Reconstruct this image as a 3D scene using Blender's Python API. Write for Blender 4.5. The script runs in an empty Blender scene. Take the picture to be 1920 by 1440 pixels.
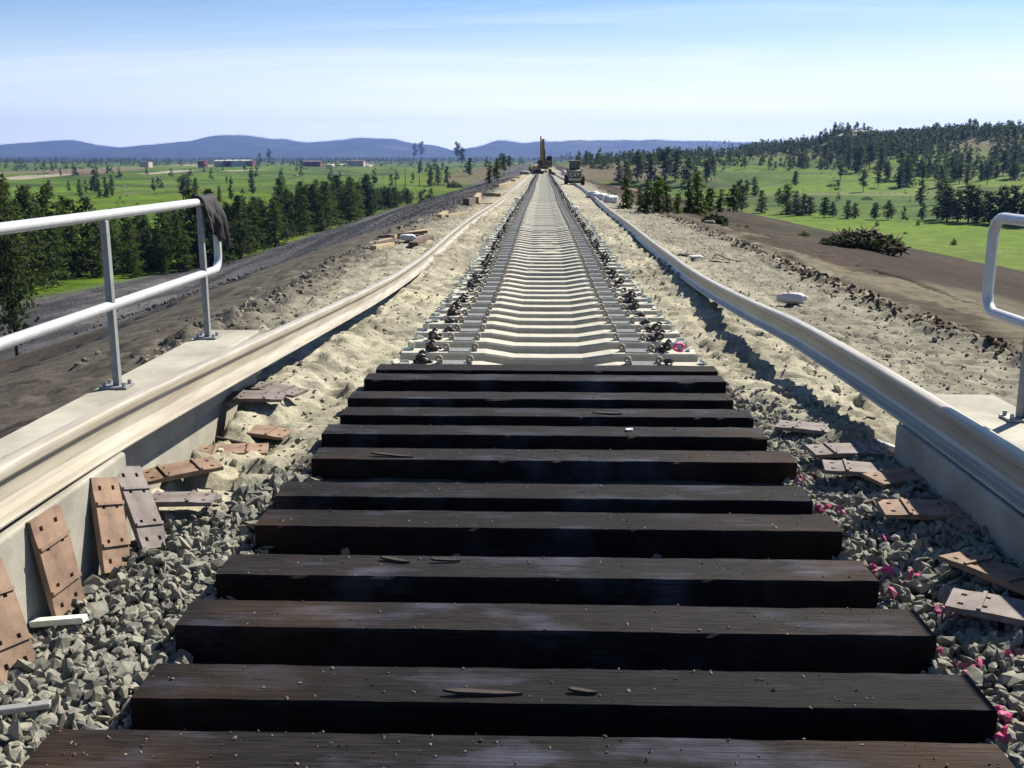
import bpy, bmesh, math, random
import numpy as np
from mathutils import Vector, Matrix, Euler
R = math.radians
scene = bpy.context.scene
col = scene.collection

# ------------------------------------------------------------------ camera
CAMX, CAMZ = -0.04, 1.59
FPX = 1940.0
PITCH = math.atan(427.0 / FPX)
YAW = math.atan(58.0 / FPX * math.cos(PITCH))
cam_d = bpy.data.cameras.new('camera')
cam = bpy.data.objects.new('camera', cam_d)
col.objects.link(cam)
cam.location = (CAMX, 0, CAMZ)
cam.rotation_euler = (math.pi / 2 - PITCH, 0, YAW)
cam_d.sensor_width = 36
cam_d.lens = 36 * FPX / 1920
cam_d.clip_start = 0.05
cam_d.clip_end = 40000
scene.camera = cam
CM = (Matrix.Rotation(YAW, 3, 'Z') @ Matrix.Rotation(math.pi / 2 - PITCH, 3, 'X'))

# ------------------------------------------------------------------ world, sun, exposure
SUN_AZ, SUN_EL = R(44), R(42.5)          # azimuth clockwise from +Y (towards +X)
world = bpy.data.worlds.new('World')
scene.world = world
world.use_nodes = True
wn = world.node_tree
wn.nodes.clear()
wo = wn.nodes.new('ShaderNodeOutputWorld')
bg = wn.nodes.new('ShaderNodeBackground')
sky = wn.nodes.new('ShaderNodeTexSky')
sky.sky_type = 'NISHITA'
sky.sun_disc = False
sky.sun_elevation = SUN_EL
sky.sun_rotation = SUN_AZ
sky.altitude = 900
sky.air_density = 1.0
sky.dust_density = 0.6
sky.ozone_density = 1.2
bg.inputs['Strength'].default_value = 0.050
# thin cirrus: streaky noise on the sky direction flattened to a plane
tc = wn.nodes.new('ShaderNodeTexCoord')
sep = wn.nodes.new('ShaderNodeSeparateXYZ')
wn.links.new(tc.outputs['Generated'], sep.inputs[0])
mz = wn.nodes.new('ShaderNodeMath'); mz.operation = 'MAXIMUM'; mz.inputs[1].default_value = 0.0
wn.links.new(sep.outputs['Z'], mz.inputs[0])
az = wn.nodes.new('ShaderNodeMath'); az.operation = 'ADD'; az.inputs[1].default_value = 0.10
wn.links.new(mz.outputs[0], az.inputs[0])
dx = wn.nodes.new('ShaderNodeMath'); dx.operation = 'DIVIDE'
dy = wn.nodes.new('ShaderNodeMath'); dy.operation = 'DIVIDE'
wn.links.new(sep.outputs['X'], dx.inputs[0]); wn.links.new(az.outputs[0], dx.inputs[1])
wn.links.new(sep.outputs['Y'], dy.inputs[0]); wn.links.new(az.outputs[0], dy.inputs[1])
cmb = wn.nodes.new('ShaderNodeCombineXYZ')
wn.links.new(dx.outputs[0], cmb.inputs[0]); wn.links.new(dy.outputs[0], cmb.inputs[1])
mpw = wn.nodes.new('ShaderNodeMapping')
mpw.inputs['Scale'].default_value = (0.30, 1.25, 1)
mpw.inputs['Rotation'].default_value = (0, 0, R(-12))
mpw.inputs['Location'].default_value = (1.7, 3.1, 0)
wn.links.new(cmb.outputs[0], mpw.inputs[0])
nz = wn.nodes.new('ShaderNodeTexNoise')
nz.inputs['Scale'].default_value = 1.3; nz.inputs['Detail'].default_value = 8
nz.inputs['Roughness'].default_value = 0.62; nz.inputs['Distortion'].default_value = 0.7
wn.links.new(mpw.outputs[0], nz.inputs['Vector'])
rp = wn.nodes.new('ShaderNodeValToRGB')
rp.color_ramp.elements[0].position = 0.48; rp.color_ramp.elements[0].color = (0, 0, 0, 1)
rp.color_ramp.elements[1].position = 0.80; rp.color_ramp.elements[1].color = (1, 1, 1, 1)
wn.links.new(nz.outputs['Fac'], rp.inputs[0])
# horizon whitening: milky air low in the sky
hz = wn.nodes.new('ShaderNodeMapRange')
hz.interpolation_type = 'SMOOTHERSTEP'
hz.inputs['From Min'].default_value = 0.0; hz.inputs['From Max'].default_value = 0.165
hz.inputs['To Min'].default_value = 0.97; hz.inputs['To Max'].default_value = 0.0
wn.links.new(mz.outputs[0], hz.inputs['Value'])
mc = wn.nodes.new('ShaderNodeMath'); mc.operation = 'MULTIPLY'; mc.inputs[1].default_value = 0.26
wn.links.new(rp.outputs[0], mc.inputs[0])
mx = wn.nodes.new('ShaderNodeMath'); mx.operation = 'MAXIMUM'
mx = wn.nodes.new('ShaderNodeMath'); mx.operation = 'ADD'; mx.use_clamp = True
wn.links.new(mc.outputs[0], mx.inputs[0]); wn.links.new(hz.outputs[0], mx.inputs[1])
mixw = wn.nodes.new('ShaderNodeMix'); mixw.data_type = 'RGBA'
mixw.inputs['B'].default_value = (13.0, 12.9, 12.3, 1)
# haze and cirrus are brightest on the sun's side of the sky
dt = wn.nodes.new('ShaderNodeVectorMath'); dt.operation = 'DOT_PRODUCT'
dt.inputs[1].default_value = (math.sin(SUN_AZ), math.cos(SUN_AZ), 0)
wn.links.new(tc.outputs['Generated'], dt.inputs[0])
md = wn.nodes.new('ShaderNodeMapRange'); md.inputs['From Min'].default_value = -0.25; md.inputs['From Max'].default_value = 0.7
md.inputs['To Min'].default_value = 0.06; md.inputs['To Max'].default_value = 1.0
wn.links.new(dt.outputs['Value'], md.inputs['Value'])
mm = wn.nodes.new('ShaderNodeMath'); mm.operation = 'MULTIPLY'
wn.links.new(mx.outputs[0], mm.inputs[0]); wn.links.new(md.outputs[0], mm.inputs[1])
wn.links.new(mm.outputs[0], mixw.inputs['Factor'])
tint = wn.nodes.new('ShaderNodeMix'); tint.data_type = 'RGBA'; tint.blend_type = 'MULTIPLY'; tint.inputs['Factor'].default_value = 1
tint.inputs['B'].default_value = (0.74, 0.93, 1.12, 1)      # clear dry high-plains air
wn.links.new(sky.outputs[0], tint.inputs['A'])
wn.links.new(tint.outputs['Result'], mixw.inputs['A'])
wn.links.new(mixw.outputs['Result'], bg.inputs['Color'])
wn.links.new(bg.outputs[0], wo.inputs[0])

sd = bpy.data.lights.new('sun', 'SUN')
sun = bpy.data.objects.new('sun', sd)
col.objects.link(sun)
sd.energy = 5.0
sd.angle = R(0.5)
sd.color = (1.0, 0.94, 0.80)
sv = Vector((math.sin(SUN_AZ) * math.cos(SUN_EL), math.cos(SUN_AZ) * math.cos(SUN_EL), math.sin(SUN_EL)))
sun.rotation_euler = (-sv).to_track_quat('-Z', 'Y').to_euler()

scene.view_settings.view_transform = 'Standard'
scene.view_settings.look = 'None'
scene.view_settings.gamma = 1
scene.view_settings.exposure = 1.14
scene.render.engine = 'CYCLES'
scene.cycles.volume_bounces = 0
scene.cycles.max_bounces = 5
scene.cycles.diffuse_bounces = 1

# ------------------------------------------------------------------ pixel -> world helpers (photo pixels 1920x1440)
def ray(px, py):
    return CM @ Vector(((px - 960) / FPX, -(py - 720) / FPX, -1.0))
def at(px, py, z):
    d = ray(px, py)
    t = (z - CAMZ) / d.z
    return Vector((CAMX + d.x * t, d.y * t, z))
def aty(px, py, Y):
    d = ray(px, py)
    t = Y / d.y
    return Vector((CAMX + d.x * t, Y, CAMZ + d.z * t))

# ------------------------------------------------------------------ noise
def _hash(ix, iy, seed):
    h = (ix.astype(np.int64) * 374761393 + iy.astype(np.int64) * 668265263 + seed * 1274126177) & 0xFFFFFFFF
    h = ((h ^ (h >> 13)) * 1274126177) & 0xFFFFFFFF
    h = h ^ (h >> 16)
    return (h & 0xFFFFFF) / float(0xFFFFFF)
def vnoise(x, y, seed=0):
    x = np.asarray(x, float); y = np.asarray(y, float)
    ix = np.floor(x); iy = np.floor(y)
    fx = x - ix; fy = y - iy
    fx = fx * fx * (3 - 2 * fx); fy = fy * fy * (3 - 2 * fy)
    a = _hash(ix, iy, seed); b = _hash(ix + 1, iy, seed)
    c = _hash(ix, iy + 1, seed); d = _hash(ix + 1, iy + 1, seed)
    return (a * (1 - fx) + b * fx) * (1 - fy) + (c * (1 - fx) + d * fx) * fy
def fbm(x, y, seed=0, o=4, g=0.5):
    s = 0; a = 1; t = 0
    for i in range(o):
        s = s + a * (vnoise(x * 2 ** i + 17.3 * i, y * 2 ** i - 9.1 * i, seed + i) - 0.5) * 2
        t += a; a *= g
    return s / t
def sst(a, b, x):
    t = np.clip((x - a) / (b - a), 0, 1)
    return t * t * (3 - 2 * t)

# ------------------------------------------------------------------ landform
def zt(Y):
    return np.interp(Y, [-50, 7.9, 8.3, 14.4, 18, 27, 49.5, 146, 182, 260, 450], [0, 0, -.07, -.21, -.225, -.24, -.50, -1.07, -1.36, -1.9, -3.0])
RX = [-3000, -60, 18, 55, 100, 145, 166, 188, 218, 251, 272, 420, 900, 3000]
RZ = [-9, -8.5, -4.0, -1.5, .5, 1.0, 5.5, 5.8, 9.0, 12.2, 13.0, 12, 8, 4]
def natural(X, Y):
    X = np.asarray(X, float); Y = np.asarray(Y, float)
    D = np.sqrt(X * X + Y * Y)
    base = -10.5 + 0.0 * X
    ramp = sst(130, 420, D)
    base = base + ramp * (2.9 * fbm(X / 95, Y / 70, 5, 3) + 0.7 * fbm(X / 26, Y / 22, 9, 2)) * (1 - 0.55 * sst(1200, 3000, D))
    # right hand hills
    wr = sst(320, 610, Y + 22 * fbm(X / 60, Y / 60, 21, 3)) * sst(-60, 60, X)
    wr = wr * (1 - 0.75 * sst(800, 1600, Y))
    hr = np.interp(X, RX, RZ) + 1.5 * fbm(X / 30, Y / 30, 31, 3)
    z = base + np.maximum(hr + 10.5, 0) * wr
    z = z + 7.5 * np.exp(-((X - 174) / 13) ** 2 - ((Y - 612) / 26) ** 2) * (1 + .5 * fbm(X / 7, Y / 9, 33, 3))
    # low rise that the embankment runs into
    z = z + 7.0 * np.exp(-((X - 5) / 70) ** 2) * sst(330, 470, Y) * (1 - sst(600, 1200, Y)) * (1 - wr)
    # reddish spoil bank right of the line
    z = z + 4.5 * np.exp(-((X - 21) / 9) ** 2 - ((Y - 262) / 46) ** 2)
    return z
def crest_l(Y): return np.interp(Y, [0, 6.9, 10.5], [2.46, 2.46, 3.8])
def crest_r(Y): return np.interp(Y, [0, 4.9, 8.5], [2.46, 2.46, 4.7])
def toe_l(Y): return np.interp(Y, [-60, 0, 60, 122, 222, 418, 600], [70, 62, 52, 37, 36, 25, 14])
def toe_r(Y): return np.interp(Y, [-60, 0, 100, 115, 137, 180, 222, 420, 600], [70, 62, 50, 42, 33, 30, 24, 16, 10])
def slope_s(X, Y):
    X = np.asarray(X, float); Y = np.asarray(Y, float)
    cl, cr, tl, tr = crest_l(Y), crest_r(Y), toe_l(Y), toe_r(Y)
    sl = (-X - cl) / (tl - cl); sr = (X - cr) / (tr - cr)
    return np.where(X < 0, sl, sr)
def height(X, Y):
    X = np.asarray(X, float); Y = np.asarray(Y, float)
    n = natural(X, Y)
    zc = zt(Y) - np.where(X < 0, 0.2, 0.3)
    s = slope_s(X, Y)
    sc = np.clip(s, 0, 1)
    k1 = 1 + .95 * (1 - sst(55, 125, Y)) * (X < 0)
    q = np.minimum(sc * k1, 1)
    f = q - 0.05 * np.sin(q * 2 * np.pi) * (q > 0)
    # top of the bank
    cx = np.where(X < 0, crest_l(Y), crest_r(Y))
    ax = np.abs(X)
    tz = zt(Y) - 0.12 - np.clip((ax - 1.9) / np.maximum(cx - 1.9, .1), 0, 1) * np.where(X < 0, 0.08, 0.18)
    z = np.where(s <= 0, tz, zc + (n - zc) * f)
    z = np.where(s >= 1, n, z)
    k = sst(420, 560, Y)
    return z * (1 - k) + n * k

# ------------------------------------------------------------------ tags and mesh helpers
def tag(o, label=None, cat=None, group=None, kind=None):
    if label: o['label'] = label
    if cat: o['category'] = cat
    if group: o['group'] = group
    if kind: o['kind'] = kind
    return o
def empty(name, loc, rz=0, label=None, cat=None, group=None):
    o = bpy.data.objects.new(name, None)
    col.objects.link(o); o.location = loc; o.rotation_euler = (0, 0, rz)
    o.empty_display_size = 0.1
    return tag(o, label, cat, group)
class MB:
    def __init__(s): s.v = []; s.f = []; s.m = []; s.sm = []
    def add(s, vs, fs, m=0, smooth=False):
        b = len(s.v); s.v += [tuple(v) for v in vs]
        for f in fs:
            s.f.append(tuple(i + b for i in f)); s.m.append(m); s.sm.append(smooth)
    def box(s, lo, hi, M=None, m=0):
        x0, y0, z0 = lo; x1, y1, z1 = hi
        vs = [Vector(p) for p in ((x0,y0,z0),(x1,y0,z0),(x1,y1,z0),(x0,y1,z0),(x0,y0,z1),(x1,y0,z1),(x1,y1,z1),(x0,y1,z1))]
        if M is not None: vs = [M @ v for v in vs]
        s.add(vs, [(0,3,2,1),(4,5,6,7),(0,1,5,4),(1,2,6,5),(2,3,7,6),(3,0,4,7)], m)
    def tube(s, pts, r, n=8, m=0, closed=False, smooth=True, caps=True):
        pts = [Vector(p) for p in pts]
        rs = r if isinstance(r, (list, tuple)) else [r] * len(pts)
        rings = []; up = None
        for i, p in enumerate(pts):
            a = pts[max(i - 1, 0)]; b = pts[min(i + 1, len(pts) - 1)]
            if closed: a = pts[i - 1]; b = pts[(i + 1) % len(pts)]
            t = (b - a).normalized()
            if up is None:
                up = Vector((0, 0, 1)) if abs(t.z) < 0.9 else Vector((1, 0, 0))
            u = (up - t * up.dot(t))
            if u.length < 1e-4: u = t.orthogonal()
            u.normalize(); up = u
            w = t.cross(u)
            rings.append([p + (u * math.cos(2 * math.pi * k / n) + w * math.sin(2 * math.pi * k / n)) * rs[i] for k in range(n)])
        vs = [v for rr in rings for v in rr]; fs = []
        L = len(pts)
        for i in range(L if closed else L - 1):
            for k in range(n):
                j = (i + 1) % L
                fs.append((i*n+k, i*n+(k+1)%n, j*n+(k+1)%n, j*n+k))
        if caps and not closed:
            fs.append(tuple(range(n - 1, -1, -1))); fs.append(tuple((L-1)*n + k for k in range(n)))
        s.add(vs, fs, m, smooth)
    def prism(s, poly, a, b, axis='y', m=0, M=None):
        n = len(poly)
        def pt(p, t):
            v = Vector((p[0], t, p[1])) if axis == 'y' else (Vector((t, p[0], p[1])) if axis == 'x' else Vector((p[0], p[1], t)))
            return M @ v if M is not None else v
        vs = [pt(p, a) for p in poly] + [pt(p, b) for p in poly]
        fs = [(i, (i+1) % n, n+(i+1) % n, n+i) for i in range(n)] + [tuple(range(n-1,-1,-1)), tuple(range(n, 2*n))]
        s.add(vs, fs, m)
    def mesh(s, name, mats):
        me = bpy.data.meshes.new(name)
        me.from_pydata(s.v, [], s.f)
        for m in (mats if isinstance(mats, (list, tuple)) else [mats]): me.materials.append(m)
        me.polygons.foreach_set('material_index', s.m)
        me.polygons.foreach_set('use_smooth', s.sm)
        bm = bmesh.new(); bm.from_mesh(me); bmesh.ops.recalc_face_normals(bm, faces=bm.faces); bm.to_mesh(me); bm.free()
        me.update()
        return me
    def build(s, name, mats, parent=None, bevel=0, seg=2):
        o = bpy.data.objects.new(name, s.mesh(name, mats)); col.objects.link(o)
        if parent: o.parent = parent
        if bevel:
            bv = o.modifiers.new('bevel', 'BEVEL'); bv.width = bevel; bv.segments = seg; bv.limit_method = 'ANGLE'; bv.angle_limit = R(35)
        return o
def link(name, me, parent=None, loc=None, rot=None, sc=None):
    o = bpy.data.objects.new(name, me); col.objects.link(o)
    if parent: o.parent = parent
    if loc is not None: o.location = loc
    if rot is not None: o.rotation_euler = rot
    if sc is not None: o.scale = sc
    return o
def np_mesh(name, V, F, mats, smooth=True, colors=None):
    """fast mesh from numpy arrays; F is (n,4) or (n,3)"""
    me = bpy.data.meshes.new(name)
    k = F.shape[1]
    me.vertices.add(len(V)); me.vertices.foreach_set('co', V.astype(np.float32).ravel())
    me.loops.add(F.size); me.loops.foreach_set('vertex_index', F.astype(np.int32).ravel())
    me.polygons.add(len(F))
    me.polygons.foreach_set('loop_start', np.arange(0, F.size, k, dtype=np.int32))
    me.polygons.foreach_set('loop_total', np.full(len(F), k, dtype=np.int32))
    me.polygons.foreach_set('use_smooth', np.full(len(F), smooth, dtype=bool))
    if colors is not None:
        at_ = me.color_attributes.new('zone', 'FLOAT_COLOR', 'POINT')
        c4 = np.ones((len(V), 4), np.float32); c4[:, :colors.shape[1]] = colors
        at_.data.foreach_set('color', c4.ravel())
    me.materials.append(mats)
    me.update(calc_edges=True)
    return me
def grid_faces(nr, nc):
    i = np.arange(nr - 1)[:, None] * nc + np.arange(nc - 1)[None, :]
    i = i.ravel()
    return np.stack([i, i + 1, i + nc + 1, i + nc], 1)
def copy_tree(o, parent=None):
    c = o.copy(); col.objects.link(c); c.parent = parent
    for ch in list(o.children):
        copy_tree(ch, c)
    return c

# ------------------------------------------------------------------ materials
KA = 0.83
def mat(name, c=(.5,.5,.5), rough=0.8, metal=0, noise=None, bump=None, c2=None, spec=0.3, stretch=(1,1,1), rand=0, space='Object', contrast=(0.35, 0.65)):
    c = tuple(x * KA for x in c); c2 = tuple(x * KA for x in c2) if c2 else None
    m = bpy.data.materials.new(name); m.use_nodes = True
    nt = m.node_tree; b = nt.nodes['Principled BSDF']
    b.inputs['Roughness'].default_value = rough
    b.inputs['Metallic'].default_value = metal
    b.inputs['Specular IOR Level'].default_value = spec
    b.inputs['Base Color'].default_value = (*c, 1)
    tc = nt.nodes.new('ShaderNodeTexCoord')
    mp = nt.nodes.new('ShaderNodeMapping'); mp.inputs['Scale'].default_value = stretch
    nt.links.new(tc.outputs[space], mp.inputs[0])
    if noise:
        n = nt.nodes.new('ShaderNodeTexNoise'); n.inputs['Scale'].default_value = noise; n.inputs['Detail'].default_value = 7
        n.inputs['Roughness'].default_value = 0.65
        nt.links.new(mp.outputs[0], n.inputs['Vector'])
        r = nt.nodes.new('ShaderNodeValToRGB')
        r.color_ramp.elements[0].position = contrast[0]; r.color_ramp.elements[1].position = contrast[1]
        r.color_ramp.elements[0].color = (*(c2 or tuple(x * .6 for x in c)), 1)
        r.color_ramp.elements[1].color = (*c, 1)
        nt.links.new(n.outputs['Fac'], r.inputs[0])
        out = r.outputs[0]
        if rand:
            oi = nt.nodes.new('ShaderNodeObjectInfo')
            mr = nt.nodes.new('ShaderNodeMapRange'); mr.inputs['To Min'].default_value = 1 - rand; mr.inputs['To Max'].default_value = 1 + rand
            nt.links.new(oi.outputs['Random'], mr.inputs['Value'])
            mu = nt.nodes.new('ShaderNodeVectorMath'); mu.operation = 'SCALE'
            nt.links.new(out, mu.inputs[0]); nt.links.new(mr.outputs[0], mu.inputs['Scale'])
            out = mu.outputs[0]
        nt.links.new(out, b.inputs['Base Color'])
    if bump:
        n2 = nt.nodes.new('ShaderNodeTexNoise'); n2.inputs['Scale'].default_value = bump[0]; n2.inputs['Detail'].default_value = 8
        n2.inputs['Roughness'].default_value = 0.7
        nt.links.new(mp.outputs[0], n2.inputs['Vector'])
        bp = nt.nodes.new('ShaderNodeBump'); bp.inputs['Strength'].default_value = 0.9; bp.inputs['Distance'].default_value = bump[1]
        nt.links.new(n2.outputs['Fac'], bp.inputs['Height']); nt.links.new(bp.outputs[0], b.inputs['Normal'])
    return m
def ground_mat(name, fine, bumpd, scale2=None):
    """colour from the 'zone' attribute times fine grain"""
    m = bpy.data.materials.new(name); m.use_nodes = True
    nt = m.node_tree; b = nt.nodes['Principled BSDF']
    b.inputs['Roughness'].default_value = 0.95; b.inputs['Specular IOR Level'].default_value = 0.1
    at_ = nt.nodes.new('ShaderNodeAttribute'); at_.attribute_name = 'zone'
    tc = nt.nodes.new('ShaderNodeTexCoord')
    n = nt.nodes.new('ShaderNodeTexNoise'); n.inputs['Scale'].default_value = fine; n.inputs['Detail'].default_value = 9
    n.inputs['Roughness'].default_value = 0.72
    nt.links.new(tc.outputs['Object'], n.inputs['Vector'])
    mr = nt.nodes.new('ShaderNodeMapRange'); mr.inputs['From Min'].default_value = 0.3; mr.inputs['From Max'].default_value = 0.7
    mr.inputs['To Min'].default_value = 0.52; mr.inputs['To Max'].default_value = 1.08
    nt.links.new(n.outputs['Fac'], mr.inputs['Value'])
    v = nt.nodes.new('ShaderNodeVectorMath'); v.operation = 'SCALE'
    nt.links.new(at_.outputs['Color'], v.inputs[0]); nt.links.new(mr.outputs[0], v.inputs['Scale'])
    out = v.outputs[0]
    if scale2:
        n3 = nt.nodes.new('ShaderNodeTexNoise'); n3.inputs['Scale'].default_value = scale2; n3.inputs['Detail'].default_value = 6
        nt.links.new(tc.outputs['Object'], n3.inputs['Vector'])
        mr3 = nt.nodes.new('ShaderNodeMapRange'); mr3.inputs['From Min'].default_value = 0.35; mr3.inputs['From Max'].default_value = 0.65
        mr3.inputs['To Min'].default_value = 0.75; mr3.inputs['To Max'].default_value = 1.2
        nt.links.new(n3.outputs['Fac'], mr3.inputs['Value'])
        v3 = nt.nodes.new('ShaderNodeVectorMath'); v3.operation = 'SCALE'
        nt.links.new(out, v3.inputs[0]); nt.links.new(mr3.outputs[0], v3.inputs['Scale']); out = v3.outputs[0]
    nt.links.new(out, b.inputs['Base Color'])
    bp = nt.nodes.new('ShaderNodeBump'); bp.inputs['Strength'].default_value = 0.8; bp.inputs['Distance'].default_value = bumpd
    nt.links.new(n.outputs['Fac'], bp.inputs['Height']); nt.links.new(bp.outputs[0], b.inputs['Normal'])
    return m
def timber_mat():
    m = bpy.data.materials.new('creosoted_timber'); m.use_nodes = True
    nt = m.node_tree; b = nt.nodes['Principled BSDF']
    b.inputs['Specular IOR Level'].default_value = 0.10
    tc = nt.nodes.new('ShaderNodeTexCoord'); oi = nt.nodes.new('ShaderNodeObjectInfo')
    off = nt.nodes.new('ShaderNodeVectorMath'); off.operation = 'ADD'
    sc = nt.nodes.new('ShaderNodeMath'); sc.operation = 'MULTIPLY'; sc.inputs[1].default_value = 37
    nt.links.new(oi.outputs['Random'], sc.inputs[0]); nt.links.new(tc.outputs['Object'], off.inputs[0]); nt.links.new(sc.outputs[0], off.inputs[1])
    def noise(scale, st, det=8, rough=.65):
        mp = nt.nodes.new('ShaderNodeMapping'); mp.inputs['Scale'].default_value = st
        nt.links.new(off.outputs[0], mp.inputs[0])
        n = nt.nodes.new('ShaderNodeTexNoise'); n.inputs['Scale'].default_value = scale; n.inputs['Detail'].default_value = det
        n.inputs['Roughness'].default_value = rough
        nt.links.new(mp.outputs[0], n.inputs['Vector']); return n
    grain = noise(9, (1, 22, 22))
    r = nt.nodes.new('ShaderNodeValToRGB')
    r.color_ramp.elements[0].position = .38; r.color_ramp.elements[0].color = (.0025, .0022, .0025, 1)
    r.color_ramp.elements[1].position = .66; r.color_ramp.elements[1].color = (.0190, .0160, .0185, 1)
    nt.links.new(grain.outputs['Fac'], r.inputs[0])
    # pale dusty scuffs
    sc2 = noise(2.3, (1, 2.2, 1), 5, .6)
    r2 = nt.nodes.new('ShaderNodeValToRGB'); r2.color_ramp.elements[0].position = .52; r2.color_ramp.elements[1].position = .70
    nt.links.new(sc2.outputs['Fac'], r2.inputs[0])
    mxx = nt.nodes.new('ShaderNodeMix'); mxx.data_type = 'RGBA'; mxx.inputs['B'].default_value = (.040, .041, .060, 1)
    nt.links.new(r2.outputs[0], mxx.inputs['Factor']); nt.links.new(r.outputs[0], mxx.inputs['A'])
    # brown patches towards the ends
    sc3 = noise(1.3, (1, 1, 1), 4, .5)
    r3 = nt.nodes.new('ShaderNodeValToRGB'); r3.color_ramp.elements[0].position = .47; r3.color_ramp.elements[1].position = .64
    r3.color_ramp.elements[1].color = (.7, .7, .7, 1)
    nt.links.new(sc3.outputs['Fac'], r3.inputs[0])
    spx = nt.nodes.new('ShaderNodeSeparateXYZ'); nt.links.new(tc.outputs['Object'], spx.inputs[0])
    abx = nt.nodes.new('ShaderNodeMath'); abx.operation = 'ABSOLUTE'; nt.links.new(spx.outputs['X'], abx.inputs[0])
    mre = nt.nodes.new('ShaderNodeMapRange'); mre.inputs['From Min'].default_value = .55; mre.inputs['From Max'].default_value = 1.25
    mre.inputs['To Min'].default_value = .12; mre.inputs['To Max'].default_value = 1.3
    nt.links.new(abx.outputs[0], mre.inputs['Value'])
    mfe = nt.nodes.new('ShaderNodeMath'); mfe.operation = 'MULTIPLY'; mfe.use_clamp = True
    nt.links.new(r3.outputs[0], mfe.inputs[0]); nt.links.new(mre.outputs[0], mfe.inputs[1])
    mx3 = nt.nodes.new('ShaderNodeMix'); mx3.data_type = 'RGBA'; mx3.inputs['B'].default_value = (.036, .021, .012, 1)
    nt.links.new(mfe.outputs[0], mx3.inputs['Factor']); nt.links.new(mxx.outputs['Result'], mx3.inputs['A'])
    sk = noise(6, (1, 40, 40), 6, .7)
    r4 = nt.nodes.new('ShaderNodeValToRGB'); r4.color_ramp.elements[0].position = .335; r4.color_ramp.elements[1].position = .40
    r4.color_ramp.elements[0].color = (.15, .15, .15, 1)
    nt.links.new(sk.outputs['Fac'], r4.inputs[0])
    mul = nt.nodes.new('ShaderNodeMix'); mul.data_type = 'RGBA'; mul.blend_type = 'MULTIPLY'; mul.inputs['Factor'].default_value = 1
    nt.links.new(mx3.outputs['Result'], mul.inputs['A']); nt.links.new(r4.outputs[0], mul.inputs['B'])
    # slanting saw marks and per-tie tone
    mps = nt.nodes.new('ShaderNodeMapping'); mps.inputs['Rotation'].default_value = (0, 0, R(58)); mps.inputs['Scale'].default_value = (2.2, 60, 1)
    nt.links.new(off.outputs[0], mps.inputs[0])
    ns = nt.nodes.new('ShaderNodeTexNoise'); ns.inputs['Scale'].default_value = 1.6; ns.inputs['Detail'].default_value = 5
    nt.links.new(mps.outputs[0], ns.inputs['Vector'])
    ms = nt.nodes.new('ShaderNodeMapRange'); ms.inputs['From Min'].default_value = .3; ms.inputs['From Max'].default_value = .7
    ms.inputs['To Min'].default_value = .55; ms.inputs['To Max'].default_value = 1.5
    nt.links.new(ns.outputs['Fac'], ms.inputs['Value'])
    m5 = nt.nodes.new('ShaderNodeMapRange'); m5.inputs['To Min'].default_value = .75; m5.inputs['To Max'].default_value = 1.3
    nt.links.new(oi.outputs['Random'], m5.inputs['Value'])
    mm5 = nt.nodes.new('ShaderNodeMath'); mm5.operation = 'MULTIPLY'
    nt.links.new(ms.outputs[0], mm5.inputs[0]); nt.links.new(m5.outputs[0], mm5.inputs[1])
    vs = nt.nodes.new('ShaderNodeVectorMath'); vs.operation = 'SCALE'
    nt.links.new(mul.outputs['Result'], vs.inputs[0]); nt.links.new(mm5.outputs[0], vs.inputs['Scale'])
    nt.links.new(vs.outputs[0], b.inputs['Base Color'])
    mr = nt.nodes.new('ShaderNodeMapRange'); mr.inputs['To Min'].default_value = .6; mr.inputs['To Max'].default_value = .9
    nt.links.new(grain.outputs['Fac'], mr.inputs['Value']); nt.links.new(mr.outputs[0], b.inputs['Roughness'])
    add = nt.nodes.new('ShaderNodeMath'); add.operation = 'ADD'
    nt.links.new(grain.outputs['Fac'], add.inputs[0]); nt.links.new(r4.outputs[0], add.inputs[1])
    bp = nt.nodes.new('ShaderNodeBump'); bp.inputs['Strength'].default_value = .9; bp.inputs['Distance'].default_value = .007
    nt.links.new(add.outputs[0], bp.inputs['Height']); nt.links.new(bp.outputs[0], b.inputs['Normal'])
    return m
def leaf_mat(name, c, c2):
    m = mat(name, c, .75, noise=1.1, c2=c2, rand=.3, spec=.15)
    nt = m.node_tree; b = nt.nodes['Principled BSDF']; o = nt.nodes['Material Output']
    tr = nt.nodes.new('ShaderNodeBsdfTranslucent')
    src = b.inputs['Base Color'].links[0].from_socket
    nt.links.new(src, tr.inputs['Color'])
    mxs = nt.nodes.new('ShaderNodeMixShader'); mxs.inputs[0].default_value = .45
    nt.links.new(b.outputs[0], mxs.inputs[1]); nt.links.new(tr.outputs[0], mxs.inputs[2])
    nt.links.new(mxs.outputs[0], o.inputs[0])
    return m
M = {}
M['bank'] = ground_mat('sand_and_gravel', 38, .012, 3.0)
M['land'] = ground_mat('meadow_and_dirt', 2.6, .14, .35)
M['hill'] = ground_mat('forested_ridge', .012, 2, .003)
M['timber'] = timber_mat()
M['conc'] = mat('concrete_pale', (.43, .41, .35), .85, noise=2.2, c2=(.27, .25, .21), bump=(60, .002))
M['tie'] = mat('tie_concrete', (.52, .49, .415), .85, noise=9, c2=(.41, .385, .32), bump=(80, .0015), rand=.07)
M['rail'] = mat('rail_steel', (.46, .42, .34), .38, metal=0, noise=3, c2=(.30, .255, .20), spec=.6, stretch=(6, .4, 6), bump=(30, .001))
M['pad'] = mat('tie_pad_rubber', (.25, .25, .25), .55, noise=20, c2=(.17, .17, .175))
M['shoulder'] = mat('cast_shoulder_iron', (.55, .50, .40), .6, noise=30, c2=(.20, .13, .09), rand=.2)
M['clip'] = mat('clip_steel', (.060, .042, .035), .42, noise=20, c2=(.025, .02, .02), spec=.6)
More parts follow.
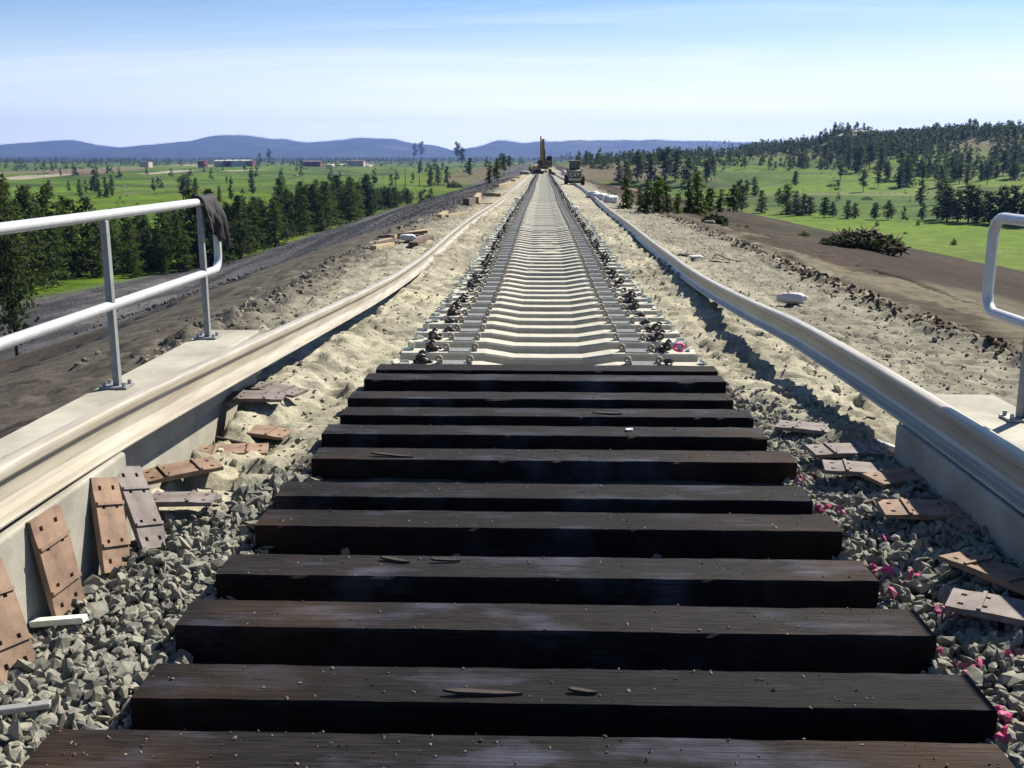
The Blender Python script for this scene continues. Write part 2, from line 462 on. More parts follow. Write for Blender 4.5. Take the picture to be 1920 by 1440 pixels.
M['insul'] = mat('insulator_plastic', (.85, .87, .74), .5, noise=20, c2=(.66, .68, .56))
M['pipe'] = mat('galvanised_pipe', (.62, .62, .64), .35, metal=.15, noise=14, c2=(.52, .52, .55), spec=.5)
M['post'] = mat('galvanised_post', (.36, .36, .36), .5, metal=.3, noise=14, c2=(.26, .26, .27))
M['stone'] = mat('ballast_stone', (.29, .275, .225), .9, noise=11, c2=(.13, .13, .12), bump=(40, .006), contrast=(.32, .62))
M['pink'] = mat('pink_sprayed_stone', (.62, .06, .22), .7, noise=14, c2=(.20, .15, .15), contrast=(.38, .55))
M['rubble'] = mat('pale_rubble', (.28, .25, .19), .9, noise=5, c2=(.11, .10, .08))
M['clod'] = mat('sand_clod', (.36, .33, .245), .95, noise=5, c2=(.20, .185, .145))
M['soil'] = mat('brown_soil_clod', (.10, .072, .052), .95, noise=4, c2=(.05, .037, .028))
M['darkstone'] = mat('dark_gravel_stone', (.115, .112, .122), .9, noise=4, c2=(.05, .05, .058))
M['plate'] = mat('rusty_plate', (.31, .205, .145), .8, noise=9, c2=(.17, .11, .08), bump=(70, .0015), rand=.12)
M['plategrey'] = mat('grey_plate', (.23, .195, .185), .75, noise=9, c2=(.13, .105, .10), bump=(70, .0015))
M['plank'] = mat('dunnage_wood', (.46, .36, .235), .8, noise=8, c2=(.34, .25, .155), stretch=(1, 12, 12), rand=.15)
M['plankdk'] = mat('weathered_wood', (.16, .11, .085), .85, noise=8, c2=(.07, .05, .04), stretch=(1, 12, 12))
M['chip'] = mat('wood_splinter', (.05, .038, .034), .8, noise=20)
M['bag'] = mat('white_bag', (.66, .64, .65), .6, noise=10, c2=(.62, .60, .62), bump=(25, .01))
M['cloth'] = mat('black_cloth', (.030, .028, .032), .8, noise=20, c2=(.016, .015, .017), bump=(90, .003))
M['hose'] = mat('black_hose', (.02, .03, .028), .5)
M['bark'] = mat('pine_bark', (.11, .07, .045), .9, noise=4, c2=(.05, .035, .025))
M['leaf'] = leaf_mat('pine_needles', (.095, .135, .022), (.034, .060, .012))
M['leaf2'] = leaf_mat('dark_pine_needles', (.068, .094, .026), (.027, .043, .015))
M['shrub'] = leaf_mat('shrub_leaves', (.07, .12, .03), (.03, .06, .015))
M['dead'] = mat('dead_branch', (.13, .085, .060), .9, noise=3, c2=(.045, .032, .024))
M['yellow'] = mat('machine_yellow', (.34, .22, .06), .5, noise=5, c2=(.17, .11, .05))
M['tan'] = mat('sunlit_machine_cream', (.68, .60, .42), .6, noise=5, c2=(.45, .34, .2))  # machine yellow as it looks in light: the brightness is put into the paint
M['black'] = mat('machine_black', (.022, .022, .024), .55)
M['tyre'] = mat('tyre_rubber', (.028, .027, .026), .85, noise=12, c2=(.05, .045, .04))
M['track'] = mat('crawler_track', (.08, .07, .06), .7, noise=6)
M['glass'] = mat('cab_glass', (.03, .05, .06), .08, spec=.8)
M['letter'] = mat('white_lettering', (.78, .76, .68), .6)
M['whitep'] = mat('white_painted_wall', (.48, .48, .46), .6, noise=2, c2=(.38, .38, .36))
M['redp'] = mat('red_painted_wall', (.16, .045, .04), .6)
M['tanp'] = mat('tan_wall', (.48, .38, .28), .7)
M['roof'] = mat('dark_roof', (.10, .08, .08), .7)
M['skin'] = mat('skin', (.5, .3, .2), .6)
M['hivis'] = mat('hi_vis_vest', (.55, .72, .12), .6)
M['jean'] = mat('work_trousers', (.05, .06, .09), .8)
M['helmet'] = mat('white_helmet', (.8, .8, .78), .4)
M['pinkc'] = mat('pink_ribbon', (.85, .12, .32), .6)
M['purple'] = mat('purple_paint_mark', (.22, .08, .13), .7, noise=30, c2=(.4, .3, .3))
M['rock'] = mat('pale_rock', (.42, .38, .30), .9, noise=.6, c2=(.22, .18, .14), bump=(3, .2))

# ------------------------------------------------------------------ terrain colours
C = lambda *a: np.array(a, float)
SAND = C(.360, .335, .258); SAND2 = C(.265, .245, .185); DGRAV = C(.062, .061, .070); BROWN = C(.070, .052, .036)
TAN = C(.2, .17, .12); GRASS = C(.092, .158, .003); GRASS2 = C(.040, .080, .006); OLIVE = C(.080, .084, .020); FORE = C(.030, .040, .022)
def lerp(a, b, t): return a + (b - a) * np.asarray(t)[..., None]
def land_color(X, Y):
    s = slope_s(X, Y)
    D = np.hypot(X, Y)
    n1 = fbm(X / 60, Y / 60, 41, 4); n2 = fbm(X / 9, Y / 9, 51, 4); n3 = fbm(X / 250, Y / 250, 61, 3)
    c = lerp(GRASS, GRASS2, sst(-.3, .45, n1 + .35 * n2))
    farm = sst(150, 420, D)
    c = lerp(c, C(.115, .150, .020), sst(.15, .5, fbm(X / 17, Y / 34, 79, 4)) * .55)
    c = lerp(c, OLIVE, sst(.05, .6, n2 * .7 - n1 * .3 + n3 * .5) * (.3 + .6 * farm))
    c = lerp(c, C(.036, .048, .016), sst(.18, .42, fbm(X / 30, Y / 13, 73, 4)) * farm * .75)
    c = lerp(c, C(.13, .105, .065), sst(.28, .6, fbm(X / 22, Y / 12, 71, 4)) * farm * .7)
    # far plain: dark forest band on the left and beyond
    c = lerp(c, FORE, sst(1500, 2300, Y + 300 * n1) * .9)
    def patch(c, px, py, rx, ry, colr, k=1.0, rot=0):
        p = at(px, py, -10.0)
        u = (X - p.x); v = (Y - p.y)
        if rot: u, v = u * math.cos(rot) + v * math.sin(rot), -u * math.sin(rot) + v * math.cos(rot)
        q = 1 - sst(.75, 1.15, np.sqrt((u / rx) ** 2 + (v / ry) ** 2) + .35 * fbm(X / 18, Y / 40, 77, 3))
        return lerp(c, colr, q * k)
    c = patch(c, 305, 325, 14, 260, C(.32, .27, .21), .95, rot=R(-16))
    c = patch(c, 345, 309, 60, 160, C(.28, .22, .17), .9)
    c = patch(c, 60, 322, 75, 110, C(.17, .12, .09), .9)
    c = patch(c, 210, 316, 60, 90, C(.20, .15, .11), .8)
    c = patch(c, 660, 305, 50, 120, C(.28,.22,.17), .7)
    # tan farm track across the right meadow and reddish spoil bank
    q = 1 - sst(1.6, 3.2, np.abs(Y - (330 + .10 * X + 6 * np.sin(X / 40)))); q = q * (X > 60)
    c = lerp(c, C(.17, .165, .10), q * .8)
    q = np.exp(-((X - 20) / 10) ** 2 - ((Y - 262) / 55) ** 2)
    c = lerp(c, C(.15, .10, .075), sst(.22, .5, q + .15 * n2))
    q = np.exp(-((X - 5) / 60) ** 2) * sst(360, 430, Y) * (1 - sst(620, 800, Y))
    c = lerp(c, C(.13, .09, .068), sst(.3, .7, q + .3 * n2) * .8)
    c = lerp(c, C(.12, .09, .06), sst(-.3, .3, n2 + .2) * .8 * sst(110, 160, X) * sst(500, 560, Y) * (Y < 900))
    # side slopes
    edge = s + .05 * n2 + .03 * n1
    streak = fbm(s * 26 + .3 * n2, Y / 14, 81, 4)
    streak2 = fbm(s * 70, Y / 9, 85, 3)
    left = X < 0
    gy = sst(6, 40, Y + 30 * fbm(s * 8, Y / 30, 88, 2) - s * 40)
    lc = lerp(lerp(BROWN, C(.115, .090, .060), sst(-.1, .5, streak)), C(.048, .038, .030), sst(.1, .55, streak2))
    lg = lerp(C(.042, .042, .050), C(.115, .110, .112), sst(-.45, .5, streak + .35 * streak2))
    lc = lerp(lc, lg, gy)
    rc = lerp(C(.044, .030, .022), C(.024, .017, .0125), sst(-.2, .4, fbm(X / 7, Y / 16, 91, 4)))
    rc = lerp(rc, C(.060, .052, .026), sst(.15, .6, fbm(X / 5, Y / 14, 95, 4)) * .6)
    w = s + .035 * fbm(X / 3, Y / 5, 97, 4)
    tanband = sst(.010, .022, w) * (1 - sst(.8, 1.2, w / np.interp(Y, [0, 13, 24, 60], [.12, .10, .03, .012])))
    rc = lerp(rc, C(.135, .118, .082), tanband)
    rc = lerp(rc, C(.06, .045, .033), (1 - sst(.006, .02, w)) * .8)
    sc = np.where(left[..., None], lc, rc)
    c = lerp(c, sc, 1 - sst(.94, 1.02, edge + np.where(left, 0, .30 * sst(28, 75, Y) + .10 * fbm(X / 16, Y / 16, 99, 3))))
    top = lerp(SAND2, SAND, .5 + .4 * n2)
    c = lerp(c, top, 1 - sst(-.01, .01, s))
    return np.clip(c, 0, 1)

# ------------------------------------------------------------------ ground sheet (fan shaped grid out to the horizon)
ys = [-40.0]
while ys[-1] < 9500:
    y = ys[-1]
    ys.append(y + max(.8, abs(y) * .012 if y > 0 else 1.0))
ys = np.array(ys)
t = np.linspace(-1, 1, 441); t = np.sign(t) * (np.abs(t) * .75 + .25 * np.abs(t) ** 2)
W = 70 + 1.15 * np.maximum(ys, 0)
GX = t[None, :] * W[:, None]; GY = np.repeat(ys[:, None], len(t), 1)
GZ = height(GX, GY)
s_ = slope_s(GX, GY)
GZ += np.where((s_ > 0), 1, 0) * .10 * fbm(GX / 1.4, GY / 2.2, 7, 3) * (np.abs(GX) < 90)
ins = (GX > -6.3) & (GX < 7.0) & (GY < 247)
GZ = np.where(ins, GZ - .75, GZ)
V = np.stack([GX, GY, GZ], -1).reshape(-1, 3)
me = np_mesh('ground', V, grid_faces(len(ys), len(t)), M['land'], True, land_color(GX, GY).reshape(-1, 3))
tag(link('ground', me), kind='structure')

# ------------------------------------------------------------------ fine top of the embankment
def bank_detail(X, Y):
    z = .030 * fbm(X / .55, Y / .6, 101, 3) + .020 * fbm(X / .17, Y / .19, 103, 3) + .010 * fbm(X / .06, Y / .06, 105, 2)
    foot = fbm(X / .22 + 5, Y / .30, 111, 2)
    z = z - .05 * sst(.2, .5, foot)
    z = z + .036 * sst(.12, .42, fbm(X / .26, Y / .22, 113, 3)) + .020 * sst(.1, .4, fbm(X / .10, Y / .09, 115, 2))
    fade = 1 - .6 * sst(25, 70, Y)
    z = z * fade
    flat = sst(1.22, 1.45, np.abs(X))
    z = z * (.35 + .65 * flat)
    z = z + .045 * (np.abs(X) < 1.3) * sst(11, 20, Y)
    # tread of a rubber track machine beside the right rail
    u = X - (1.62 + .010 * (Y - 8) + .04 * np.sin(Y / 3))
    tr = (np.abs(u) < .16) * sst(7.5, 8.5, Y) * (1 - sst(22, 30, Y))
    z = z + tr * (.014 * np.sign(np.sin(Y * 2 * np.pi / .105 + 2.5 * np.abs(u) / .16)) - .02 * 0)
    z = z + .12 * np.exp(-((X - 2.15) / .35) ** 2) * sst(11, 13.5, Y) * (1 - sst(17, 24, Y))
    z = z + .10 * sst(1.62, 2.0, -X) * (1 - sst(2.15, 2.7, -X)) * sst(4.3, 5.2, Y) * (1 - sst(8.5, 14, Y))
    z = z + .085 * sst(1.55, 1.9, -X) * sst(13, 19, Y) * (1 - sst(32, 55, Y))
    z = z + .07 * sst(1.45, 1.8, X) * (1 - sst(2.0, 2.5, X)) * (1 - sst(5.6, 8.2, Y))
    # rough windrows along both shoulders
    s = slope_s(X, Y)
    cr = np.where(X < 0, crest_l(Y), crest_r(Y)); dcr = np.abs(X) - cr
    rough = np.exp(-((dcr) / .38) ** 2)
    z = z + rough * (.15 * np.abs(fbm(X / .35, Y / .5, 121, 4)) + .03) * sst(7, 9, Y)
    z = z + (s > .0) * .03 * fbm(X / .5, Y / 1.5, 131, 3)
    return z
def bank_h(X, Y): return height(X, Y) + bank_detail(np.asarray(X, float), np.asarray(Y, float))
xs = np.concatenate([np.array([-7.2, -7.0, -6.6, -6.2]), np.arange(-5.8, -4.2, .1), np.arange(-4.2, -1.2, .032), np.arange(-1.2, 1.2, .09), np.arange(1.2, 3.6, .032), np.arange(3.6, 5.6, .055), np.arange(5.6, 7.2, .2), np.array([7.4, 7.6])])
yl = [-3.5]
while yl[-1] < 252:
    y = yl[-1]; yl.append(y + (.12 if y < 1.8 else max(.030, .0042 * y)))
yl = np.array(yl)
X, Y = np.meshgrid(xs, yl)
Z = bank_h(X, Y)
# below the deck the ballast sits between the kerbs
Z = np.where((Y < 5.2) & (np.abs(X) < 1.95), -.15 + .3 * bank_detail(X, Y) + .09 * sst(1.4, 1.8, X), Z)
under = ((X < -2.0) & (Y < 7.3)) | ((X > 2.0) & (Y < 5.35))
Z = np.where(under, np.minimum(Z, -.45), Z)
Z[:, 0] -= 1.6; Z[:, -1] -= 1.6; Z[-1, :] -= 1.0
n1 = fbm(X / 1.6, Y / 1.9, 141, 4); n2 = fbm(X / .3, Y / .35, 143, 3)
c = lerp(SAND, SAND2, sst(-.2, .45, n1 + .4 * n2))
c = lerp(c, C(.43, .39, .285), sst(.25, .6, -n1))
c = lerp(c, C(.165, .15, .12), sst(.30, .65, fbm(X / .42, Y / .5, 147, 4)) * .75)
gr = sst(15, 60, Y) * .35
c = lerp(c, C(.30, .27, .21), gr)
s = slope_s(X, Y)
c = lerp(c, land_color(X, Y), sst(-.012, .02, s + .012 * n2))
# ballast ground in the near part
bal = (1 - sst(4.6, 7.2, Y + .9 * n1)) * (1 - sst(2.0, 2.1, np.abs(X)))
bal = bal * (1 - sst(3.9, 4.7, Y + .3 * n2) * sst(1.35, 1.55, -X))
bal = np.maximum(bal, (np.abs(X) < 1.38) * (1 - sst(7.4, 8.0, Y)))
c = lerp(c, C(.075, .072, .064), bal)
cr = np.where(X < 0, crest_l(Y), crest_r(Y)); dcr = np.abs(X) - cr
c = lerp(c, C(.060, .040, .027), np.clip(np.exp(-((dcr - .05) / .26) ** 2) * 1.2, 0, 1) * sst(-.45, .15, n2 + .3 * n1) * np.where(X > 0, .95, .7))
# left outer strip turns grey and rutted
c = lerp(c, C(.185, .170, .138), sst(2.5, 3.3, np.abs(X) + .25 * n1) * (s < 0) * .7)
c = lerp(c, C(.10, .090, .078), sst(3.1, 3.6, -X + .3 * n2) * .75)
me = np_mesh('embankment', np.stack([X, Y, Z], -1).reshape(-1, 3), grid_faces(len(yl), len(xs)), M['bank'], True, np.clip(c, 0, 1).reshape(-1, 3))
tag(link('embankment', me), kind='structure')
def gz(x, y): return float(bank_h(np.array([x]), np.array([y]))[0])
def lz(x, y): return float(height(np.array([float(x)]), np.array([float(y)]))[0])

# ------------------------------------------------------------------ distant mountains
mp_ = [(-900,285),(-500,276),(-250,284),(-80,272),(0,277),(60,271),(120,262),(150,264),(180,271),(230,275),(290,274),(330,269),(380,261),(430,252),(480,254),(540,260),(580,264),(640,261),(700,258),(740,259),(780,267),(820,273),(850,281),(875,276),(905,268),(930,263),(960,264),(985,266),(1020,262),(1100,264),(1200,263),(1350,262),(1450,265),(1560,266),(1700,266),(1900,268),(2300,262),(2800,272)]
YM = 6600
mxp = []; mzp = []
for px, py in mp_:
    p = aty(px, 293, YM); mxp.append(p.x); mzp.append(CAMZ + (293 - py) / (FPX / math.cos(PITCH)) * YM * math.cos(PITCH) * 1.0 - 10)
X, Y = np.meshgrid(np.linspace(-8200, 8200, 560), np.linspace(4700, 8200, 90))
rz = np.interp(X, mxp, mzp)
u = (Y - 4700) / (YM - 4700)
prof = np.where(Y < YM, sst(0, 1, u) , 1 - .5 * sst(YM, 8200, Y))
spur = fbm(X / 420, Y / 900, 201, 4); 
Z = -14 + (rz + 14) * prof + 26 * spur * np.sin(np.clip(u, 0, 1) * np.pi) + (4 * fbm(X / 60, Y / 90, 205, 2) + 20 * fbm(X / 240, Y / 500, 207, 3)) * prof
c = lerp(C(.030, .040, .028), C(.10, .095, .06), sst(.15, .55, fbm(X / 260, Y / 200, 211, 5)) * .6)
c = lerp(c, C(.012, .018, .014), sst(.0, .5, fbm(X / 90, Y / 120, 213, 4)) * .7)
me = np_mesh('mountains', np.stack([X, Y, Z], -1).reshape(-1, 3), grid_faces(90, 560), M['hill'], True, c.reshape(-1, 3))
tag(link('mountains', me), kind='structure')
mount = (X, Y, Z)

# ------------------------------------------------------------------ bridge kerbs and walkways
empty('bridge_walkway', (-2.26, 4, 0), 0, 'long pale concrete walkway slab under the left guard railing', 'walkway')
wl = bpy.data.objects['bridge_walkway']
def slab(parent, x0, x1, y1, ztop, name='slab', extra=None):
    b = MB(); L = parent.location
    b.box((x0 - L.x, -6 - L.y, ztop - .32 - L.z), (x1 - L.x, y1 - L.y, ztop - L.z))
    return b.build(name, M['conc'], parent, bevel=.012)
slab(wl, -2.48, -2.105, 7.42, .35)
b = MB(); b.box((-2.46 + 2.26, -10, -1.8), (-2.13 + 2.26, 3.37, .028)); b.build('wing_wall', M['conc'], wl, bevel=.01)
wr = empty('bridge_walkway', (2.26, 4, 0), 0, 'short bright concrete walkway slab under the right guard railing', 'walkway')
slab(wr, 2.065, 2.40, 5.52, .335)
b = MB(); b.box((2.09 - 2.26, -10, -1.8), (2.38 - 2.26, 1.48, .013)); b.build('wing_wall', M['conc'], wr, bevel=.01)
def kerb(x0, x1, y1, zt_, label):
    o = empty('concrete_kerb', ((x0 + x1) / 2, 2, 0), 0, label, 'kerb', 'bridge deck kerbs')
    b = MB(); w = (x1 - x0) / 2
    b.box((-w, -8, -.7), (w, y1 - 2, zt_))
    b.build('kerb_wall', M['conc'], o, bevel=.015, seg=3)
kerb(-2.10, -1.92, 4.46, .284, 'left concrete deck kerb with rusty plates leaning on its lit face')
kerb(1.885, 2.060, 5.50, .172, 'right concrete deck kerb with its inner face in deep shade')

# ------------------------------------------------------------------ guard railings
def arc(c, r, a0, a1, n, ax):
    out = []
    for i in range(n + 1):
        a = a0 + (a1 - a0) * i / n
        out.append(Vector((c[0], c[1] + r * math.cos(a), c[2] + r * math.sin(a))))
    return out
def railing(xr, yend, posts, zb, label, ztop=1.285, zmid=.80, zoff=0):
    o = empty('guard_railing', (xr, yend, zb), 0, label, 'railing', 'bridge guard railings')
    b = MB(); r = .0275; k = .10
    pts = [Vector((0, -yend - 5, ztop - zb))]
    pts += arc((0, -k, ztop - zb - k), k, math.pi / 2, 0, 6, 0)
    pts += arc((0, -k, zmid - zb + k), k, 0, -math.pi / 2, 6, 0)
    pts += [Vector((0, -yend - 5, zmid - zb))]
    b.tube(pts, r, 16)
    b.build('handrail_pipe', M['pipe'], o)
    for py in posts:
        b = MB()
        b.box((-.019, -.008, .012), (.015, .008, ztop - zb - .02)); b.box((.0155, -.022, .012), (.022, .022, ztop - zb - .03))
        p = b.build('post', M['post'], o, bevel=.002, seg=1); p.location = (0, py - yend, 0)
        b = MB(); b.box((-.075, -.06, 0), (.075, .06, .012))
        for sx in (-.055, .055):
            for sy in (-.04, .04): b.tube([(sx, sy, .012), (sx, sy, .035)], .011, 6, smooth=False)
        q = b.build('base_plate', M['post'], p)
    return o
railing(-2.37, 7.40, [7.05, 5.48, 3.9, 2.32], .352, 'left guard railing of silvery pipe with a black jacket over its far end')
railing(2.29, 5.46, [4.96, 3.4, 1.84], .337, 'right guard railing of silvery pipe cut by the right picture edge')

# jacket over the left railing end
def jacket():
    nu, nv = 44, 26
    V = []; F = []
    rnd = np.random.RandomState(4)
    L1, L2 = .15, .28     # outer (left) side short, inner (right) side long
    for j in range(nv):
        v = j / (nv - 1)
        for i in range(nu):
            s = -L1 + (L1 + L2) * i / (nu - 1)
            rr = .038
            half = rr * math.pi / 2
            if abs(s) < half:
                a = s / rr; x = rr * math.sin(a); z = rr * math.cos(a)
            else:
                sg = 1 if s > 0 else -1
                x = sg * rr; z = -(abs(s) - half)
            drop = max(0, abs(s) - .06)
            y = (v - .5) * (.25 + .12 * (i / nu))
            y += (.10 * drop / .4 - .03) * 1.0
            n = float(fbm(v * 5 + 3, i / nu * 2.2, 301, 3)); n2 = float(fbm(v * 11, i / nu * 3.5, 305, 2))
            x += (.045 * n + .02 * n2) * min(1, drop * 14) + (.04 * min(1, drop * 8) if s > 0 else -.02 * min(1, drop * 8))
            z += .012 * n2 * (1 if abs(s) < half else 0)
            if s > 0: z -= .09 * drop / .4 * (v * 2.4 - .3) + .05 * drop / .4 * n
            y += .02 * n2 * min(1, drop * 10)
            y *= (1 - .45 * drop / .4)
            V.append((x, y, z))
    for j in range(nv - 1):
        for i in range(nu - 1):
            a = j * nu + i; F.append((a, a + 1, a + nu + 1, a + nu))
    b = MB(); b.add(V, F, 0, True)
    o = b.build('draped_jacket', M['cloth'])
    o.location = (-2.37, 7.19, 1.285)
    so = o.modifiers.new('thick', 'SOLIDIFY'); so.thickness = .012
    su = o.modifiers.new('sub', 'SUBSURF'); su.levels = 1; su.render_levels = 1
    tag(o, 'crumpled black jacket hung over the end of the left railing', 'jacket')
jacket()

# ------------------------------------------------------------------ steel rails lying beside the track
prof = [(.079, 0), (.079, .012), (.045, .022), (.020, .036), (.0105, .055), (.0095, .10), (.0125, .128), (.020, .138), (.039, .146), (.040, .170), (.037, .184), (.027, .191), (.010, .1935)]
prof = prof + [(-x, z) for x, z in reversed(prof)]
def rail(name, path, label, sc=1.0):
    # path: list of (x, y, zbase); resampled with smooth interpolation
    P = np.array(path); t_ = P[:, 1]
    yy = [t_[0]]
    while yy[-1] < t_[-1]: yy.append(yy[-1] + max(.12, .015 * abs(yy[-1])))
    yy = np.array(yy)
    def cub(c):
        d = np.gradient(P[:, c], t_)
        k = np.clip(np.searchsorted(t_, yy) - 1, 0, len(t_) - 2)
        h = t_[k + 1] - t_[k]; u = np.clip((yy - t_[k]) / h, 0, 1)
        return (2*u**3-3*u**2+1)*P[k, c] + (u**3-2*u**2+u)*h*d[k] + (-2*u**3+3*u**2)*P[k+1, c] + (u**3-u**2)*h*d[k+1]
    xx, zz = cub(0), cub(2)
    n = len(prof); V = []; F = []
    for i in range(len(yy)):
        for (a, c_) in prof: V.append((xx[i] + a * sc, yy[i], zz[i] + c_ * sc))
    for i in range(len(yy) - 1):
        for k in range(n): F.append((i*n+k, i*n+(k+1) % n, (i+1)*n+(k+1) % n, (i+1)*n+k))
    F.append(tuple(range(n))); F.append(tuple((len(yy)-1)*n + k for k in range(n - 1, -1, -1)))
    b = MB(); b.add(V, F, 0, False)
    o = b.build(name, M['rail'])
    e = o.modifiers.new('bevel', 'BEVEL'); e.width = .004; e.segments = 2; e.angle_limit = R(40)
    return tag(o, label, 'rail', 'long steel rails lying beside the new track')
gb = lambda x, y: lz(x, y) + .01
rail('steel_rail', [(-2.015, -6, .318), (-2.015, 2, .318), (-2.015, 4.4, .288), (-2.020, 6.2, .205), (-2.030, 7.9, .115), (-2.040, 9.7, .02), (-2.060, 12, -.10), (-2.080, 14.5, -.20), (-2.090, 18, gb(2, 18) + .07), (-2.090, 23, gb(2, 23) + .085), (-2.090, 30, gb(2, 30) + .08), (-2.090, 38, gb(2, 38) + .05), (-2.090, 50, gb(2, 50)), (-2.090, 100, gb(2, 100)), (-2.040, 150, gb(2, 150)), (-1.990, 186, gb(2, 186))],
     'sunlit straight steel rail lying left of the track from kerb to horizon')
rail('steel_rail', [(1.975, -6, .185), (1.975, 2, .185), (1.980, 4.2, .182), (2.000, 5.4, .170), (2.030, 6.9, .135), (2.060, 8.4, .085), (2.080, 10.6, -.03), (2.090, 12.8, -.12), (2.110, 15, -.185), (2.160, 18, -.24), (2.200, 21, -.285), (2.340, 28, gb(2.3, 28)), (2.480, 40, gb(2.4, 40)), (2.780, 59, gb(2.8, 59)), (2.910, 85, gb(2.9, 85)), (2.660, 105, gb(2.5, 105)), (2.260, 130, gb(2, 130)), (2.060, 160, gb(2, 160)), (1.960, 186, gb(2, 186))],
     'wavy curving steel rail right of the track running under the skid steer')
b = MB(); b.box((-.02, -.16, 0), (.02, .16, .002)); mk = b.build('purple_paint_mark', M['purple']); mk.location = (-2.025, 3.52, .300 + 0.1935 + .001); mk.parent = bpy.data.objects['steel_rail']

# ------------------------------------------------------------------ timber ties
ORD = ['first','second','third','fourth','fifth','sixth','seventh','eighth','ninth','tenth','eleventh','twelfth','thirteenth','fourteenth','fifteenth','sixteenth','seventeenth','eighteenth','nineteenth','twentieth']
def ordw(i):
    if i < 20: return ORD[i]
    n = i + 1; return f"{n}{'st' if n % 10 == 1 and n % 100 != 11 else 'nd' if n % 10 == 2 and n % 100 != 12 else 'rd' if n % 10 == 3 and n % 100 != 13 else 'th'}"
#        front y, back y, left x(front), right x(front)
TT = [(1500, 1378, 0, 1960), (1322, 1262, 235, 1862), (1184, 1132, 318, 1748), (1085, 1035, 398, 1643), (992, 949, 472, 1576), (935, 899, 512, 1521), (864, 843, 580, 1492), (817, 797, 600, 1436), (781, 760, 635, 1411), (749, 730, 650, 1373), (714, 700, 680, 1360), (695, 688, 703, 1345)]
rng = random.Random(3)
extra = {0: 'cut by the picture bottom', 1: 'with a long splinter lying on top', 11: 'touching the first concrete tie'}
tx = {0: (-1.30, 1.30)}
tinfo = []
for i, (yf, yb, xl, xr_) in enumerate(TT):
    a = at(1020, yf, 0); bb = at(1020, yb, 0)
    f0, b0 = a.y, bb.y
    if i >= 6:                       # far ones: measured rows are thin, keep real tie width
        b0 = f0 + .225
    w = b0 - f0
    if w > .26 or w < .2: b0 = f0 + .23
    if i == 0: f0 = b0 - .23 if False else at(1020, 1378, 0).y - .23; b0 = f0 + .23
    x0 = at(xl, yf, 0).x; x1 = at(xr_, yf, 0).x
    if i == 0: x0, x1 = at(92, 1376, 0).x, at(1868, 1392, 0).x
    tinfo.append((f0, b0, x0, x1))
    L = x1 - x0; W_ = b0 - f0; H = .19
    nx = 90
    seed = 400 + i * 7
    # closed rounded section swept along x, roughened
    ch = .007
    sec = [(-W_/2, -H), (-W_/2, -ch - .004), (-W_/2 + ch, 0), (-W_/6, .0), (W_/6, .0), (W_/2 - ch, 0), (W_/2, -ch - .004), (W_/2, -H)]
    V = []; F = []; n = len(sec)
    tilt = rng.uniform(-.012, .012)
    for j in range(nx + 1):
        u = j / nx
        x = -L/2 + L * u
        for k, (yy, zz) in enumerate(sec):
            nn = float(fbm(np.array([x * 9 + seed]), np.array([yy * 7 + k * .7]), seed, 3)[0])
            ex = .0016 * nn
            corner = 1.0 if k in (1, 2, 5, 6) else 0.25
            chipn = max(0, float(vnoise(np.array([x * 14 + seed * 1.3]), np.array([k * 3.1]), seed + 2)[0]) - .84) * .05 * (k in (1, 2, 6))
            V.append((x + (.004 * nn if j in (0, nx) else 0), yy + ex * corner + (chipn if yy < 0 else -chipn), zz + ex * corner + .0012 * nn + tilt * yy - chipn * .6))
    for j in range(nx):
        for k in range(n): F.append((j*n+k, j*n+(k+1) % n, (j+1)*n+(k+1) % n, (j+1)*n+k))
    F.append(tuple(range(n))); F.append(tuple(nx*n + k for k in range(n-1, -1, -1)))
    b = MB(); b.add(V, F)
    o = b.build('timber_tie', M['timber'])
    o.location = ((x0 + x1) / 2, (f0 + b0) / 2, 0)
    o.rotation_euler = (0, 0, rng.uniform(-.003, .003))
    lb = f'{ordw(i)} black timber tie counting away from the camera' + (', ' + extra[i] if i in extra else '')
    tag(o, lb, 'railway tie', 'creosoted timber ties on the bridge end')
def chip(px, py, L, w, ang, label, z=0.0, m='chip'):
    p = at(px, py, z)
    b = MB(); n = 5; V = []; F = []
    pts = [(-L/2, 0), (-L/4, w/2), (L/5, w*.45), (L/2, w*.1), (L/5, -w*.4), (-L/3, -w/2)]
    b.prism(pts, 0, .009, 'z')
    o = b.build('wood_splinter', M[m]); o.location = (p.x, p.y, z + .004); o.rotation_euler = (R(4), R(3), ang)
    tag(o, label, 'splinter', 'wood splinters on the timber ties')
chip(905, 1303, .24, .02, .02, 'long dark splinter on the second timber tie, left of its middle')
chip(1092, 1300, .09, .016, -.2, 'short dark splinter on the second timber tie near its middle')
chip(835, 1054, .12, .012, .0, 'thin splinter on the fourth timber tie, left of centre')
chip(740, 1053, .13, .02, -.3, 'dark bark sliver at left on the fourth timber tie')
chip(735, 856, .24, .02, -.15, 'long sliver on the seventh timber tie near its left end')
chip(1180, 808, .06, .03, .6, 'small pale metal scrap on the eighth timber tie', m='bag')
chip(1138, 777, .19, .02, .02, 'dark sliver on the ninth timber tie, right of centre')

